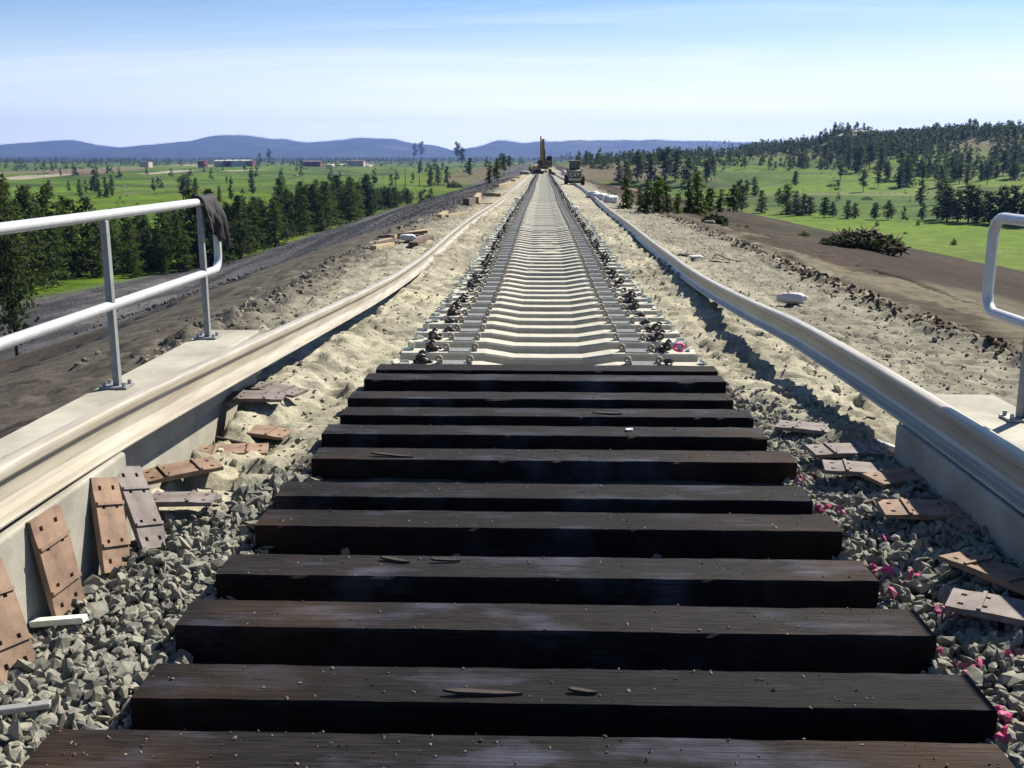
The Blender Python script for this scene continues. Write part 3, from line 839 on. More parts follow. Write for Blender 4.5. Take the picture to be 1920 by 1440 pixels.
# ------------------------------------------------------------------ concrete ties
def tie_mesh():
    st = [(-1.295, .0, .110), (-1.275, .0, .113), (-.66, .0, .113), (-.56, .0, .112), (-.30, -.040, .100), (0, -.043, .100), (.30, -.040, .100), (.56, .0, .112), (.66, .0, .113), (1.275, .0, .113), (1.295, .0, .110)]
    V = []; F = []
    for x, z, w in st:
        V += [(x * (1.003), -w - .028, -.22), (x, -w - .006, z - .016), (x * .995, -w + .008, z), (x * .995, w - .008, z), (x, w + .006, z - .016), (x * 1.003, w + .028, -.22)]
    n = 6
    for j in range(len(st) - 1):
        for k in range(n): F.append((j*n+k, j*n+(k+1) % n, (j+1)*n+(k+1) % n, (j+1)*n+k))
    F.append(tuple(range(n))); F.append(tuple((len(st)-1)*n + k for k in range(n-1, -1, -1)))
    b = MB(); b.add(V, F)
    return b
tm = tie_mesh().mesh('tie_body', M['tie'])
b = MB(); b.box((-.10, -.085, .0), (.10, .085, .008))
for k in range(9): b.box((-.095 + k * .0235, -.0845, .008), (-.083 + k * .0235, .0845, .0115))
padm = b.mesh('pad', M['pad'])
b = MB()           # cast shoulder: stalk, hooked eye
b.box((-.018, -.035, -.01), (.018, .035, .022))
ring = [(0 + .0 , .0, 0)]
pts = [(.0 + .021 * math.cos(a), 0, .038 + .021 * math.sin(a)) for a in [2 * math.pi * q / 10 for q in range(10)]]
b.tube(pts, .011, 6, closed=True)
b.box((-.030, -.028, .004), (-.012, .028, .034))
shm = b.mesh('shoulder', M['shoulder'])
def eclip_mesh():
    b = MB()
    raw = [(-.055, -.045, 0), (-.02, -.045, .002), (.03, -.042, .006), (.052, -.02, .020), (.045, .010, .034), (.012, .022, .034), (-.022, .012, .022), (-.030, -.012, .010), (-.018, -.020, .004), (.0, .0, 0), (.018, .036, -.004), (.048, .05, 0), (.062, .03, .008)]
    P = [Vector(p) for p in raw]; out = []
    for i in range(len(P) - 1):
        p0 = P[max(i-1, 0)]; p1 = P[i]; p2 = P[i+1]; p3 = P[min(i+2, len(P)-1)]
        for q in range(3):
            t = q / 3
            out.append(.5 * ((2*p1) + (p2-p0)*t + (2*p0-5*p1+4*p2-p3)*t*t + (3*p1-p0-3*p2+p3)*t**3))
    out.append(P[-1])
    b.tube([p * 1.05 for p in out], .0165, 7)
    return b
ecb = eclip_mesh(); ecm = ecb.mesh('rail_clip', M['clip'])
b = MB()
b.prism([(-.045, 0), (.045, 0), (.05, .010), (.012, .014), (.006, .05), (-.006, .05), (-.012, .014), (-.05, .010)], -.05, .05, 'y')
b.box((-.02, -.06, .0), (.03, -.05, .035))
inm = b.mesh('rail_insulator', M['insul'])
NT = 282
far_tie = tie_mesh()
for sx in (-1, 1):
    far_tie.box((sx * .775 - .10, -.085, .0005), (sx * .775 + .10, .085, .010), m=1)
    for q in (-1, 1):
        xc = sx * .775 + q * .128
        far_tie.box((xc - .022, -.03, .0005), (xc + .022, .03, .055), m=2)
ftm = far_tie.mesh('concrete_tie', [M['tie'], M['pad'], M['shoulder']])
clipV = MB(); insV = MB()
proto = None
for i in range(NT):
    y = 8.36 + .61 * i + rng.uniform(-.03, .03)
    z = float(zt(y)) + rng.uniform(-.006, .006)
    x = .012 + .03 * math.sin(y / 9) * min(1, i / 40) + rng.uniform(-.008, .008)
    rz_ = rng.uniform(-.012, .012)
    if i < 70: lb = f'{ordw(i)} pale concrete tie beyond the timber ties'
    elif i < 70: lb = 'pale concrete tie with dark clips where the ties begin to crowd together'
    elif i < 150: lb = 'distant pale concrete tie in the close run just before the skid steer'
    else: lb = 'far concrete tie reduced to a thin line in front of the excavator'
    if i < 70:
        if proto is None:
            proto = empty('concrete_tie', (x, y, z), rz_)
            link('tie_body', tm, proto)
            for sx in (-1, 1):
                p_ = link('pad', padm, proto, (sx * .775, 0, .0005))
                for q in (-1, 1):
                    link('shoulder', shm, proto, (sx * .775 + q * .128, 0, .001), (0, 0, 0 if q > 0 else math.pi))
            o = proto
        else:
            o = copy_tree(proto); o.location = (x, y, z); o.rotation_euler = (0, 0, rz_)
    else:
        o = link('concrete_tie', ftm, None, (x, y, z), (0, 0, rz_))
    tag(o, lb, 'railway tie', 'pale concrete ties of the new track')
    # clips and insulators lying on the tie ends
    for sx, side in ((-1, 'left'), (1, 'right')):
        cx = x + sx * (1.04 + rng.uniform(-.03, .03))
        for kk in range(2):
            if kk == 1 and (i * 7 + (sx > 0) * 3) % 5 in (1, 3): continue
            if kk == 0: rot = (rng.uniform(-.15, .15), rng.uniform(-.1, .1), rng.uniform(-3, 3)); zz = z + .014; xx = cx - .03 * sx; how = 'lying flat'
            else: rot = (math.pi / 2 + rng.uniform(-.3, .3), rng.uniform(-.3, .3), rng.uniform(-.6, .6)); zz = z + .066; xx = cx + .02 * sx; how = 'propped on edge'
            yy = y + rng.uniform(-.02, .02)
            if i < 60:
                o2 = link('rail_clip', ecm, None, (xx, yy, zz - .012 * kk), rot, (.82, .82, .82))
                ll = f'dark rail clip {how}, {side} end of the {ordw(i)} concrete tie' if i < 20 else f'dark rail clip {how}, {side} end of a more distant concrete tie'
                tag(o2, ll, 'rail clip', 'loose rail clips on the concrete ties')
            else:
                Mx = Matrix.Translation((xx, yy, zz)) @ Euler(rot).to_matrix().to_4x4()
                clipV.box((-.06, -.05, -.012), (.06, .05, .03), Mx) if i > 120 else clipV.add([Mx @ Vector(v) for v in ecb.v[::1]], ecb.f, 0, True)
        for kk in range(2):
            if kk == 0 and (i * 3 + (sx > 0)) % 3 == 1: continue
            xx = x + sx * (1.20 + .055 * kk + rng.uniform(-.015, .015)); yy = y + rng.uniform(-.05, .05)
            rot = (rng.choice([math.pi / 2, 0, 0, 0]) * rng.uniform(.8, 1.0), rng.uniform(-.3, .3), rng.uniform(-3, 3))
            zz = z + (.004 if rot[0] == 0 else .05)
            if i < 60:
                o2 = link('rail_insulator', inm, None, (xx, yy, zz - .015 * (rot[0] > 0)), rot, (.7, .7, .6))
                wh = 'nearer the clips' if kk == 0 else 'at the tip'
                ll = f'pale insulator {wh}, {side} end of the {ordw(i)} concrete tie' if i < 20 else f'pale insulator {wh}, {side} end of a more distant concrete tie'
                tag(o2, ll, 'insulator', 'loose plastic insulators on the tie ends')
            else:
                Mx = Matrix.Translation((xx, yy, zz)) @ Euler(rot).to_matrix().to_4x4()
                insV.box((-.05, -.045, -.002), (.05, .045, .022), Mx)
tag(clipV.build('distant_rail_clips', M['clip']), 'dark row of loose clips on the far concrete ties towards the excavator', 'rail clips', kind='stuff')
tag(insV.build('distant_insulators', M['insul']), 'whitish row of loose insulators along the far concrete tie ends', 'insulators', kind='stuff')
# pink ribbon on the first right clip
b = MB()
b.tube([(.05*math.cos(a)*.8, .02*math.sin(a*2), .03*math.sin(a)) for a in np.linspace(0, 5.6, 14)], .013, 6)
o = b.build('pink_ribbon', M['pinkc']); o.location = (1.085, 8.40, float(zt(8.4)) + .13)
tag(o, 'bright pink ribbon on the rail clips, right end of the first concrete tie', 'ribbon')

# ------------------------------------------------------------------ ballast stones
def stones(n, fx, mat_, seed, size=(.016, .036), flat=.7, keep=None, sub=1, name='ballast'):
    rs = np.random.RandomState(seed)
    bm = bmesh.new(); bmesh.ops.create_icosphere(bm, subdivisions=sub, radius=1)
    base = np.array([v.co[:] for v in bm.verts]); faces = np.array([[v.index for v in f.verts] for f in bm.faces]); bm.free()
    pos = fx(rs, n)
    n = len(pos)
    nv = len(base)
    sc = rs.uniform(size[0], size[1], n) * (1 + .5 * (rs.rand(n) > .9))
    # angular: snap each stone with random planes
    B = np.repeat(base[None], n, 0)
    for k in range(7):
        d = rs.normal(size=(n, 3)); d /= np.linalg.norm(d, axis=1)[:, None]
        h = rs.uniform(.35, .8, n)
        dot = np.einsum('nvi,ni->nv', B, d)
        ex = np.maximum(dot - h[:, None], 0)
        B = B - ex[..., None] * d[:, None, :]
    S = np.stack([rs.uniform(.9, 1.7, n), rs.uniform(.7, 1.2, n), rs.uniform(.35, .75, n)], 1)
    B = B * S[:, None, :]
    # random rotation
    q = rs.normal(size=(n, 4)); q /= np.linalg.norm(q, axis=1)[:, None]
    w, x, y, z = q.T
    Rm = np.stack([1-2*(y*y+z*z), 2*(x*y-z*w), 2*(x*z+y*w), 2*(x*y+z*w), 1-2*(x*x+z*z), 2*(y*z-x*w), 2*(x*z-y*w), 2*(y*z+x*w), 1-2*(x*x+y*y)], 1).reshape(n, 3, 3)
    B = np.einsum('nij,nvj->nvi', Rm, B) * sc[:, None, None]
    B = B + pos[:, None, :]
    V = B.reshape(-1, 3)
    F = (faces[None] + (np.arange(n) * nv)[:, None, None]).reshape(-1, 3)
    me = np_mesh(name, V, F, mat_, False)
    return link(name, me)
def near_strip(x0, x1, y0, y1, fade=None):
    def f(rs, n):
        x = rs.uniform(x0, x1, n); y = rs.uniform(y0, y1, n)
        if fade:
            k = rs.rand(n) < fade(x, y); x, y = x[k], y[k]
        z = np.full(len(x), -.15) + rs.rand(len(x)) * .055
        z = z + .09 * sst(1.4, 1.85, x) * (1 - sst(5.6, 8.2, y))
        z = np.where(y > 5, height(x, y) + .07 * sst(1.4, 1.85, x) * (1 - sst(5.6, 8.2, y)) + .02 * rs.rand(len(x)) , z)
        return np.stack([x, y, z], 1)
    return f
fl = lambda x, y: 1 - sst(3.9, 6.4, y + (-x - 1.3) * 2.4)
fr = lambda x, y: 1 - sst(5.8, 8.2, y + (x - 1.3) * 1.2)
tag(stones(9500, near_strip(-1.88, -1.24, 1.7, 7.4, fl), M['stone'], 1), 'grey angular ballast between the left kerb and the timber tie ends', 'ballast', kind='stuff')
tag(stones(9500, near_strip(1.26, 1.92, 1.7, 8.4, fr), M['stone'], 2), 'grey angular ballast right of the timber tie ends', 'ballast', kind='stuff')
tag(stones(2600, lambda rs, n: near_strip(-1.3, 1.35, 1.9, 8.0)(rs, n) - np.array([0, 0, .05]), M['stone'], 3), 'dark grey ballast lying between the timber ties', 'ballast', kind='stuff')
def tiedust(rs, n):
    P = []
    for k in range(n):
        f0, b0, x0, x1 = tinfo[int(rs.rand() ** 1.5 * len(tinfo))]
        P.append((x0 + (x1 - x0) * rs.rand(), f0 + (b0 - f0) * rs.rand(), .002))
    return np.array(P)
tag(stones(650, tiedust, M['rubble'], 6, size=(.002, .0065), name='tie_grit'), 'grit and tiny stone crumbs scattered on top of the timber ties', 'grit', kind='stuff')
def pinkpos(rs, n):
    P = []
    for (px, py) in [(1500,905),(1530,895),(1560,950),(1585,955),(1607,955),(1650,1010),(1640,1070),(1660,1072),(1700,1085),(1740,1080),(1650,1115),(1780,1145),(1745,1140),(1790,1235),(1810,1255),(1830,1250),(1885,1240),(1880,1330),(1870,1380),(1890,1385),(1720,1078),(1515,897),(1548,952),(1770,1150)]:
        p = at(px, py, -.085)
        for k in range(2): P.append((p.x + rs.normal() * .018, p.y + rs.normal() * .03, -.085 + rs.uniform(-.012, .01)))
    return np.array(P)
tag(stones(1, pinkpos, M['pink'], 5, size=(.016, .027), name='pink_painted_stones'), 'ballast stones sprayed bright pink beside the right tie ends', 'painted stones', kind='stuff')
def scatter(rg, cond=None, lift=.0):
    def f(rs, n):
        x = rs.uniform(rg[0], rg[1], n); y = rg[2] + (rg[3] - rg[2]) * rs.rand(n) ** 1.6
        if cond: k = rs.rand(n) < cond(x, y); x, y = x[k], y[k]
        return np.stack([x, y, bank_h(x, y) + lift], 1)
    return f
ok = lambda x, y: ((np.abs(x) > 1.32) & ((x > -2.46) | (y > 7.5)) & ((x < 2.46) | (y > 5.5)) & ((np.abs(x) < 1.9) | (y > 6.5))) * 1.0
tag(stones(15000, scatter((-4, 5, 5.4, 48), ok), M['clod'], 11, size=(.007, .024), name='loose_rubble'), 'small pale clods and pebbles strewn over the sand both sides of the track', 'rubble', kind='stuff')
def slopestones(rs, n):
    y = 24 + 140 * rs.rand(n) ** 1.1; u = rs.rand(n)
    x = -(crest_l(y) + u * .95 * (toe_l(y) - crest_l(y)) * np.clip((y - 10) / 40, .25, 1))
    return np.stack([x, y, height(x, y) + .02], 1)
tag(stones(22000, slopestones, M['darkstone'], 23, size=(.02, .06), name='slope_gravel'), 'dark broken stone strewn down the long left embankment slope', 'gravel', kind='stuff')
crr = lambda x, y: np.exp(-((x - crest_r(y) - .05) / .30) ** 2) * (y > 7)
tag(stones(15000, scatter((3.6, 5.8, 6.5, 90), crr), M['soil'], 19, size=(.012, .05), name='soil_windrow'), 'dark brown clods heaped in a windrow along the right shoulder', 'soil', kind='stuff')
crk = lambda x, y: (x < 0) * np.exp(-((np.abs(x) - np.where(x < 0, crest_l(y), crest_r(y))) / .3) ** 2) * (y > 7.6)
tag(stones(9000, scatter((-4.8, -3, 6, 110), crk), M['rubble'], 13, size=(.012, .05), name='shoulder_rubble'), 'rough stones heaped along the left edge of the embankment top', 'rubble', kind='stuff')
def dkg(rs, n):
    y = 14 + 150 * rs.rand(n) ** 1.3; x = -crest_l(y) - .1 - rs.rand(n) * (.3 + y * .09)
    return np.stack([x, y, height(x, y) + .012], 1)
tag(stones(9000, dkg, M['darkstone'], 17, size=(.012, .036), name='dark_gravel'), 'dark grey coarse gravel on the left shoulder of the embankment', 'gravel', kind='stuff')

# ------------------------------------------------------------------ tie plates
def plate_mesh(L=.40, W_=.185, th=.019, name='tie_plate', m=None):
    hs = .020
    hx = [-L/2 + .045, -.075, .075, L/2 - .045]; hy = [-.045, .045]
    xs_ = sorted([-L/2, L/2] + [h - hs/2 for h in hx] + [h + hs/2 for h in hx])
    ys_ = sorted([-W_/2, W_/2] + [h - hs/2 for h in hy] + [h + hs/2 for h in hy])
    holes = set()
    for i in range(len(xs_) - 1):
        for j in range(len(ys_) - 1):
            cx = (xs_[i] + xs_[i+1]) / 2; cy = (ys_[j] + ys_[j+1]) / 2
            for q, h in enumerate(hx):
                if abs(cx - h) < hs / 2 and any(abs(cy - g) < hs/2 for g in hy): holes.add((i, j))
    nx_, ny_ = len(xs_), len(ys_)
    V = []; F = []
    for zz in (0, th):
        for x in xs_:
            for y in ys_:
                V.append((x, y, zz + (.006 if zz and abs(x) < .09 else 0)))
    idx = lambda i, j, k: k * nx_ * ny_ + i * ny_ + j
    for i in range(nx_ - 1):
        for j in range(ny_ - 1):
            if (i, j) in holes:
                a, bq, c_, d = (i, j), (i+1, j), (i+1, j+1), (i, j+1)
                for p, q in ((a, bq), (bq, c_), (c_, d), (d, a)): F.append((idx(*p, 0), idx(*q, 0), idx(*q, 1), idx(*p, 1)))
            else:
                F.append((idx(i, j, 1), idx(i+1, j, 1), idx(i+1, j+1, 1), idx(i, j+1, 1)))
                F.append((idx(i, j, 0), idx(i, j+1, 0), idx(i+1, j+1, 0), idx(i+1, j, 0)))
    for i in range(nx_ - 1):
        for j in (0, ny_ - 1): F.append((idx(i, j, 0), idx(i+1, j, 0), idx(i+1, j, 1), idx(i, j, 1)))
    for j in range(ny_ - 1):
        for i in (0, nx_ - 1): F.append((idx(i, j, 0), idx(i, j+1, 0), idx(i, j+1, 1), idx(i, j, 1)))
    b = MB(); b.add(V, F)
    for s in (-1, 1): b.box((s * .088 - .007, -W_/2 + .002, th + .001), (s * .088 + .007, W_/2 - .002, th + .014))
    return b.mesh(name, m)
pm = plate_mesh(m=M['plate']); pmg = plate_mesh(m=M['plategrey'])
def plate_between(bottom, top, wdir, label, me=pm):
    """plate whose long axis runs bottom->top; wdir is across"""
    u = (top - bottom).normalized(); w = Vector(wdir); w = (w - u * w.dot(u)).normalized(); n = u.cross(w)
    o = link('tie_plate', me)
    c_ = (top + bottom) / 2
    o.matrix_world = Matrix.Translation(c_) @ Matrix((u, w, n)).transposed().to_4x4()
    if n.z < 0: o.matrix_world = Matrix.Translation(c_) @ Matrix((u, -w, -n)).transposed().to_4x4()
    tag(o, label, 'tie plate', 'rusty tie plates leaning and lying beside the track')
def flat_plate(px, py, ang, label, me=pm, z=-.11, tilt=(0, 0)):
    p = at(px, py, z)
    if p.x > 0:
        zz = z + .09 * float(sst(1.4, 1.85, p.x)) * (1 - float(sst(5.6, 8.2, p.y))) + .015; p = at(px, py, zz)
    elif p.y > 4.4: p.z = max(z, gz(p.x, p.y) + .012)
    o = link('tie_plate', me, None, p, (tilt[0], tilt[1], ang))
    tag(o, label, 'tie plate', 'rusty tie plates leaning and lying beside the track')
V3 = Vector
# leaning on the left kerb
def lean(pbx, pby, ptx, pty, label, me=pm, yoff=0, L=.40):
    bo = at(pbx, pby, -.12); to = aty(ptx, pty, bo.y + .02); 
    to.x = -1.905
    d = ray(ptx, pty); t_ = (to.x - CAMX) / d.x; to = Vector((to.x, d.y * t_, CAMZ + d.z * t_))
    u = (to - bo).normalized(); to = bo + u * L
    plate_between(bo, to, (.15, 1, 0), label, me)
lean(215, 1072, 192, 915, 'slim rusty plate leaning on the left kerb, second from its far end')
lean(288, 1030, 240, 900, 'greyish plate leaning at the far end of the left kerb', pmg)
lean(128, 1150, 80, 975, 'wide rusty plate leaning on the left kerb, third from its far end', L=.42)
lean(30, 1270, -25, 1110, 'rusty plate leaning on the kerb at the left picture edge')
# lying on sand, left
flat_plate(340, 912, R(35), 'rusty plate with slots lying flat right of the far end of the left kerb', z=-.10, tilt=(.05, -.04))
flat_plate(325, 962, R(8), 'yellowish plate lying flat just below the slotted rusty plate', pmg, -.12, (-.05, .02))
flat_plate(437, 850, R(12), 'rusty plate lying flat, second nearest of the column left of the ties', z=-.10, tilt=(.04, .0))
flat_plate(485, 812, R(-10), 'rusty plate lying flat, third of the column left of the ties', z=-.10, tilt=(.02, .05))
flat_plate(478, 784, R(3), 'thin edged dark plate lying fourth in the column left of the ties', pmg, -.11, (.08, 0))
flat_plate(520, 762, R(-20), 'farthest grey plate of the column lying left of the ties', pmg, -.12, (.03, .06))
# right: on the sand and ballast in the shade of the rail
flat_plate(1520, 806, R(-25), 'sandy plate lying at the upper end of the right pile, fully in sun', pmg, -.11)
flat_plate(1585, 848, R(5), 'shaded plate lying by the sixth timber tie, right of its end', pmg, -.12, (.03, 0))
flat_plate(1618, 884, R(-10), 'plate whose left end catches the sun, lying in the right shade', pmg, -.11, (.02, .03))
flat_plate(1700, 898, R(18), 'dark plate lying in shade against the right kerb end', pm, -.12)
flat_plate(1735, 960, R(-4), 'large dark plate lying in the middle of the right kerb shadow', pm, -.11, (.06, 0))
flat_plate(1870, 1080, R(-55), 'rusty plate lying in the right kerb shade with one sunlit edge', pm, -.11, (-.1, .05))
flat_plate(1870, 985, R(10), 'dark plate tucked against the right kerb at the picture edge', pm, -.12)
flat_plate(1890, 1150, R(-30), 'lowest plate of the right pile at the picture edge', pmg, -.11)
def stick(p0, p1, r, name, label, m='plankdk', cat='stick', group=None):
    p0, p1 = V3(p0), V3(p1); d = p1 - p0; c_ = (p0 + p1) / 2
    b = MB(); L = d.length
    b.box((-L/2, -r, -r * .6), (L/2, r, r * .6))
    o = b.build(name, M[m], None, bevel=r * .15, seg=1)
    o.matrix_world = Matrix.Translation(c_) @ d.to_track_quat('X', 'Z').to_matrix().to_4x4()
    return tag(o, label, cat, group)
G = 'broken sticks beside the timber ties'
stick(at(1700, 1000, -.09), at(1850, 970, -.05), .016, 'wood_stick', 'brown stick lying slantwise across the plates in the right kerb shade', group=G)
stick(at(1640, 940, -.06), at(1668, 980, -.10), .014, 'wood_stick', 'short stub of wood standing askew at the shade edge right of the ties', group=G)
stick(at(430, 792, -.08), at(530, 758, -.05), .012, 'wood_stick', 'grey stick lying over the farthest plates left of the ties', group=G)
stick(at(405, 820, -.08), at(460, 832, -.10), .012, 'wood_stick', 'dark splintered stick lying between the left flat plates', 'chip', group=G)
stick(at(390, 868, -.10), at(405, 832, -.02), .010, 'wood_stick', 'thin pale stick propped on the second left flat plate', 'plank', group=G)
stick(at(60, 1168, -.09), at(160, 1160, -.06), .020, 'wood_stick', 'pale lath on the ballast below the leaning plates at lower left', 'insul', group=G)
stick(at(-20, 1335, -.07), at(95, 1320, -.07), .016, 'wood_stick', 'grey lath lying on the ballast at the lower left picture edge', 'post', group=G)
stick(at(1565, 768, -.10), at(1640, 785, -.10), .014, 'wood_stick', 'dark stick on the sand just beyond the right plates', group=G)
b = MB(); b.tube([(-.09, 0, 0), (.09, 0, 0)], .024, 14)
o = b.build('pipe_stub', M['pipe']); o.location = at(1662, 838, -.07); o.rotation_euler = (0, -.1, R(125)); tag(o, 'short silvery pipe stub lying on sand near the right kerb end', 'pipe stub')

# ------------------------------------------------------------------ timber heaps and bags on the left shoulder
def plank(px0, py0, px1, py1, w, th, label, m='plank', z=None, lift=0, group='dunnage planks on the left shoulder'):
    za = z if z is not None else -.36
    a = at(px0, py0, za); a.z = gz(a.x, a.y) + th / 2 + lift; c_ = at(px1, py1, za); c_.z = gz(c_.x, c_.y) + th / 2 + lift * 1.2
    d = c_ - a
    w *= 1.25; th *= 1.25
    b = MB(); L = d.length; b.box((-L/2, -w/2, -th/2), (L/2, w/2, th/2))
    o = b.build('plank', M[m], None, bevel=.004, seg=1)
    o.matrix_world = Matrix.Translation((a + c_) / 2) @ d.to_track_quat('X', 'Z').to_matrix().to_4x4()
    tag(o, label, 'plank', group)
plank(690, 463, 735, 458, .09, .07, 'pale plank at the left of the nearest timber heap beside the left rail')
plank(700, 474, 735, 463, .10, .08, 'pale plank jutting towards the camera from the nearest timber heap')
plank(712, 456, 800, 452, .10, .05, 'long dark board across the nearest timber heap', 'plankdk', lift=.09)
plank(735, 456, 800, 443, .10, .07, 'pale plank pointing away on top of the nearest timber heap', lift=.05)
plank(775, 467, 806, 456, .16, .12, 'dark weathered block at the right of the nearest timber heap', 'plankdk')
plank(824, 411, 836, 404, .12, .10, 'short pale block left in the second timber heap along the left rail', z=-.45)
plank(838, 410, 876, 403, .10, .09, 'long pale plank in the second timber heap along the left rail', z=-.45)
plank(785, 415, 797, 419, .08, .05, 'lone grey offcut lying on the slope edge before the second timber heap', 'bag', z=-.45)
plank(874, 386, 890, 380, .22, .25, 'dark weathered beam in the third timber heap', 'plankdk', z=-.6)
plank(893, 381, 898, 371, .2, .28, 'upright pale block in the third timber heap', z=-.6, lift=.02)
plank(898, 382, 925, 381, .14, .08, 'pale board pointing at the left rail from the third timber heap', z=-.6)
for k, (px, py) in enumerate([(912, 367), (922, 367), (933, 368)]):
    plank(px, py, px + 7, py - 1, .3, .18, ['left', 'middle', 'right'][k] + ' of three pale blocks set in a row beside the left rail', z=-.7)
for k, (px, py, w) in enumerate([(930, 353, 16), (942, 350, 12), (950, 346, 10), (962, 339, 12), (971, 333, 10), (976, 329, 8)]):
    plank(px, py, px + w, py - 2, .4, .2, f'{ordw(k)} scrap of pale timber along the far left edge before the excavator', z=-.95)
def bag(loc, s, rot, label, seed, name='white_bag', m='bag', cat='bag', group=None):
    bm = bmesh.new(); bmesh.ops.create_icosphere(bm, subdivisions=4 if name == 'white_bag' else 3, radius=1)
    for v in bm.verts:
        p = v.co
        n = float(fbm(np.array([p.x * 2.2 + seed]), np.array([p.y * 2.2 + p.z * 1.7]), seed, 3)[0])
        if m in ('bag', 'cloth'): n += .55 * float(fbm(np.array([p.x * 5 + seed]), np.array([p.y * 5 + p.z * 4]), seed + 5, 2)[0])
        p *= 1 + .34 * n
        sg = lambda t: math.copysign(abs(t) ** .65, t)
        v.co = Vector((sg(p.x), sg(p.y), sg(p.z) if p.z > 0 else p.z * .4))
    me = bpy.data.meshes.new(name); bm.to_mesh(me); bm.free()
    for p in me.polygons: p.use_smooth = True
    me.materials.append(M[m])
    o = link(name, me, None, loc, rot, s)
    return tag(o, label, cat, group)
p = at(765, 458, -.36); bag((p.x, p.y, gz(p.x, p.y) + .06), (.17, .10, .09), (0, 0, .2), 'crumpled white bag lying on the nearest timber heap', 3)
p = at(1484, 583, -.45)
bag((p.x, p.y, gz(p.x, p.y) + .045), (.19, .10, .10), (0, 0, -.25), 'crumpled white bag on rough sand right of the right rail', 8)
for k, (px, py, s) in enumerate([(1112, 372, .42), (1124, 376, .42), (1145, 381, .36)]):
    p = at(px, py, -.75)
    bag((p.x, p.y, gz(p.x, p.y) + .1), (s, s * .9, .30), (0, 0, k), ['left', 'middle', 'rightmost'][k] + ' of the three big pale sacks behind the right rail', 20 + k, 'sack', 'bag', 'sack', 'pale sacks behind the right rail')
p = at(1078, 395, -.4); bag((p.x, p.y, gz(p.x, p.y) + .1), (.16, .2, .12), (0, 0, 0), 'white bag resting against the right tie ends midway along the track', 31)
p = at(970, 375, -.5); bag((p.x, p.y, float(zt(p.y)) + .06), (.14, .3, .09), (0, 0, 0), 'white bag lying on the left tie ends midway along the track', 33)
p = at(1057, 326, -1.2); bag((p.x, p.y, gz(p.x, p.y) + .3), (.42, .4, .55), (0, 0, 0), 'bulging pale sack standing left of the skid steer', 35, 'sack', 'bag', 'sack')
# black hose, two legs, and a dark rag with white plastic
hp = []
for px, py in [(1275, 484), (1300, 489), (1340, 491), (1378, 490)]: q = at(px, py, -.42); hp.append((q.x, q.y, gz(q.x, q.y) + .02))
b = MB(); b.tube(hp, .016, 6); o = b.build('black_hose', M['hose']); tag(o, 'black hose lying across the sand behind the right rail', 'hose', 'black hoses')
hp = []
for px, py in [(1318, 480), (1345, 482), (1370, 485), (1390, 489)]: q = at(px, py, -.42); hp.append((q.x, q.y, gz(q.x, q.y) + .02))
b = MB(); b.tube(hp, .012, 6); o = b.build('black_hose', M['hose']); tag(o, 'thinner black hose lying just beyond the first one', 'hose', 'black hoses')
p = at(1283, 486, -.42); bag((p.x, p.y, gz(p.x, p.y) + .03), (.14, .12, .06), (0, 0, 0), 'dark rag bunched at the rail end of the black hose', 41, 'dark_rag', 'cloth', 'rag')
p = at(1303, 487, -.42); bag((p.x, p.y, gz(p.x, p.y) + .02), (.16, .10, .035), (0, 0, 0), 'flattened white plastic lying on the black hose', 43)

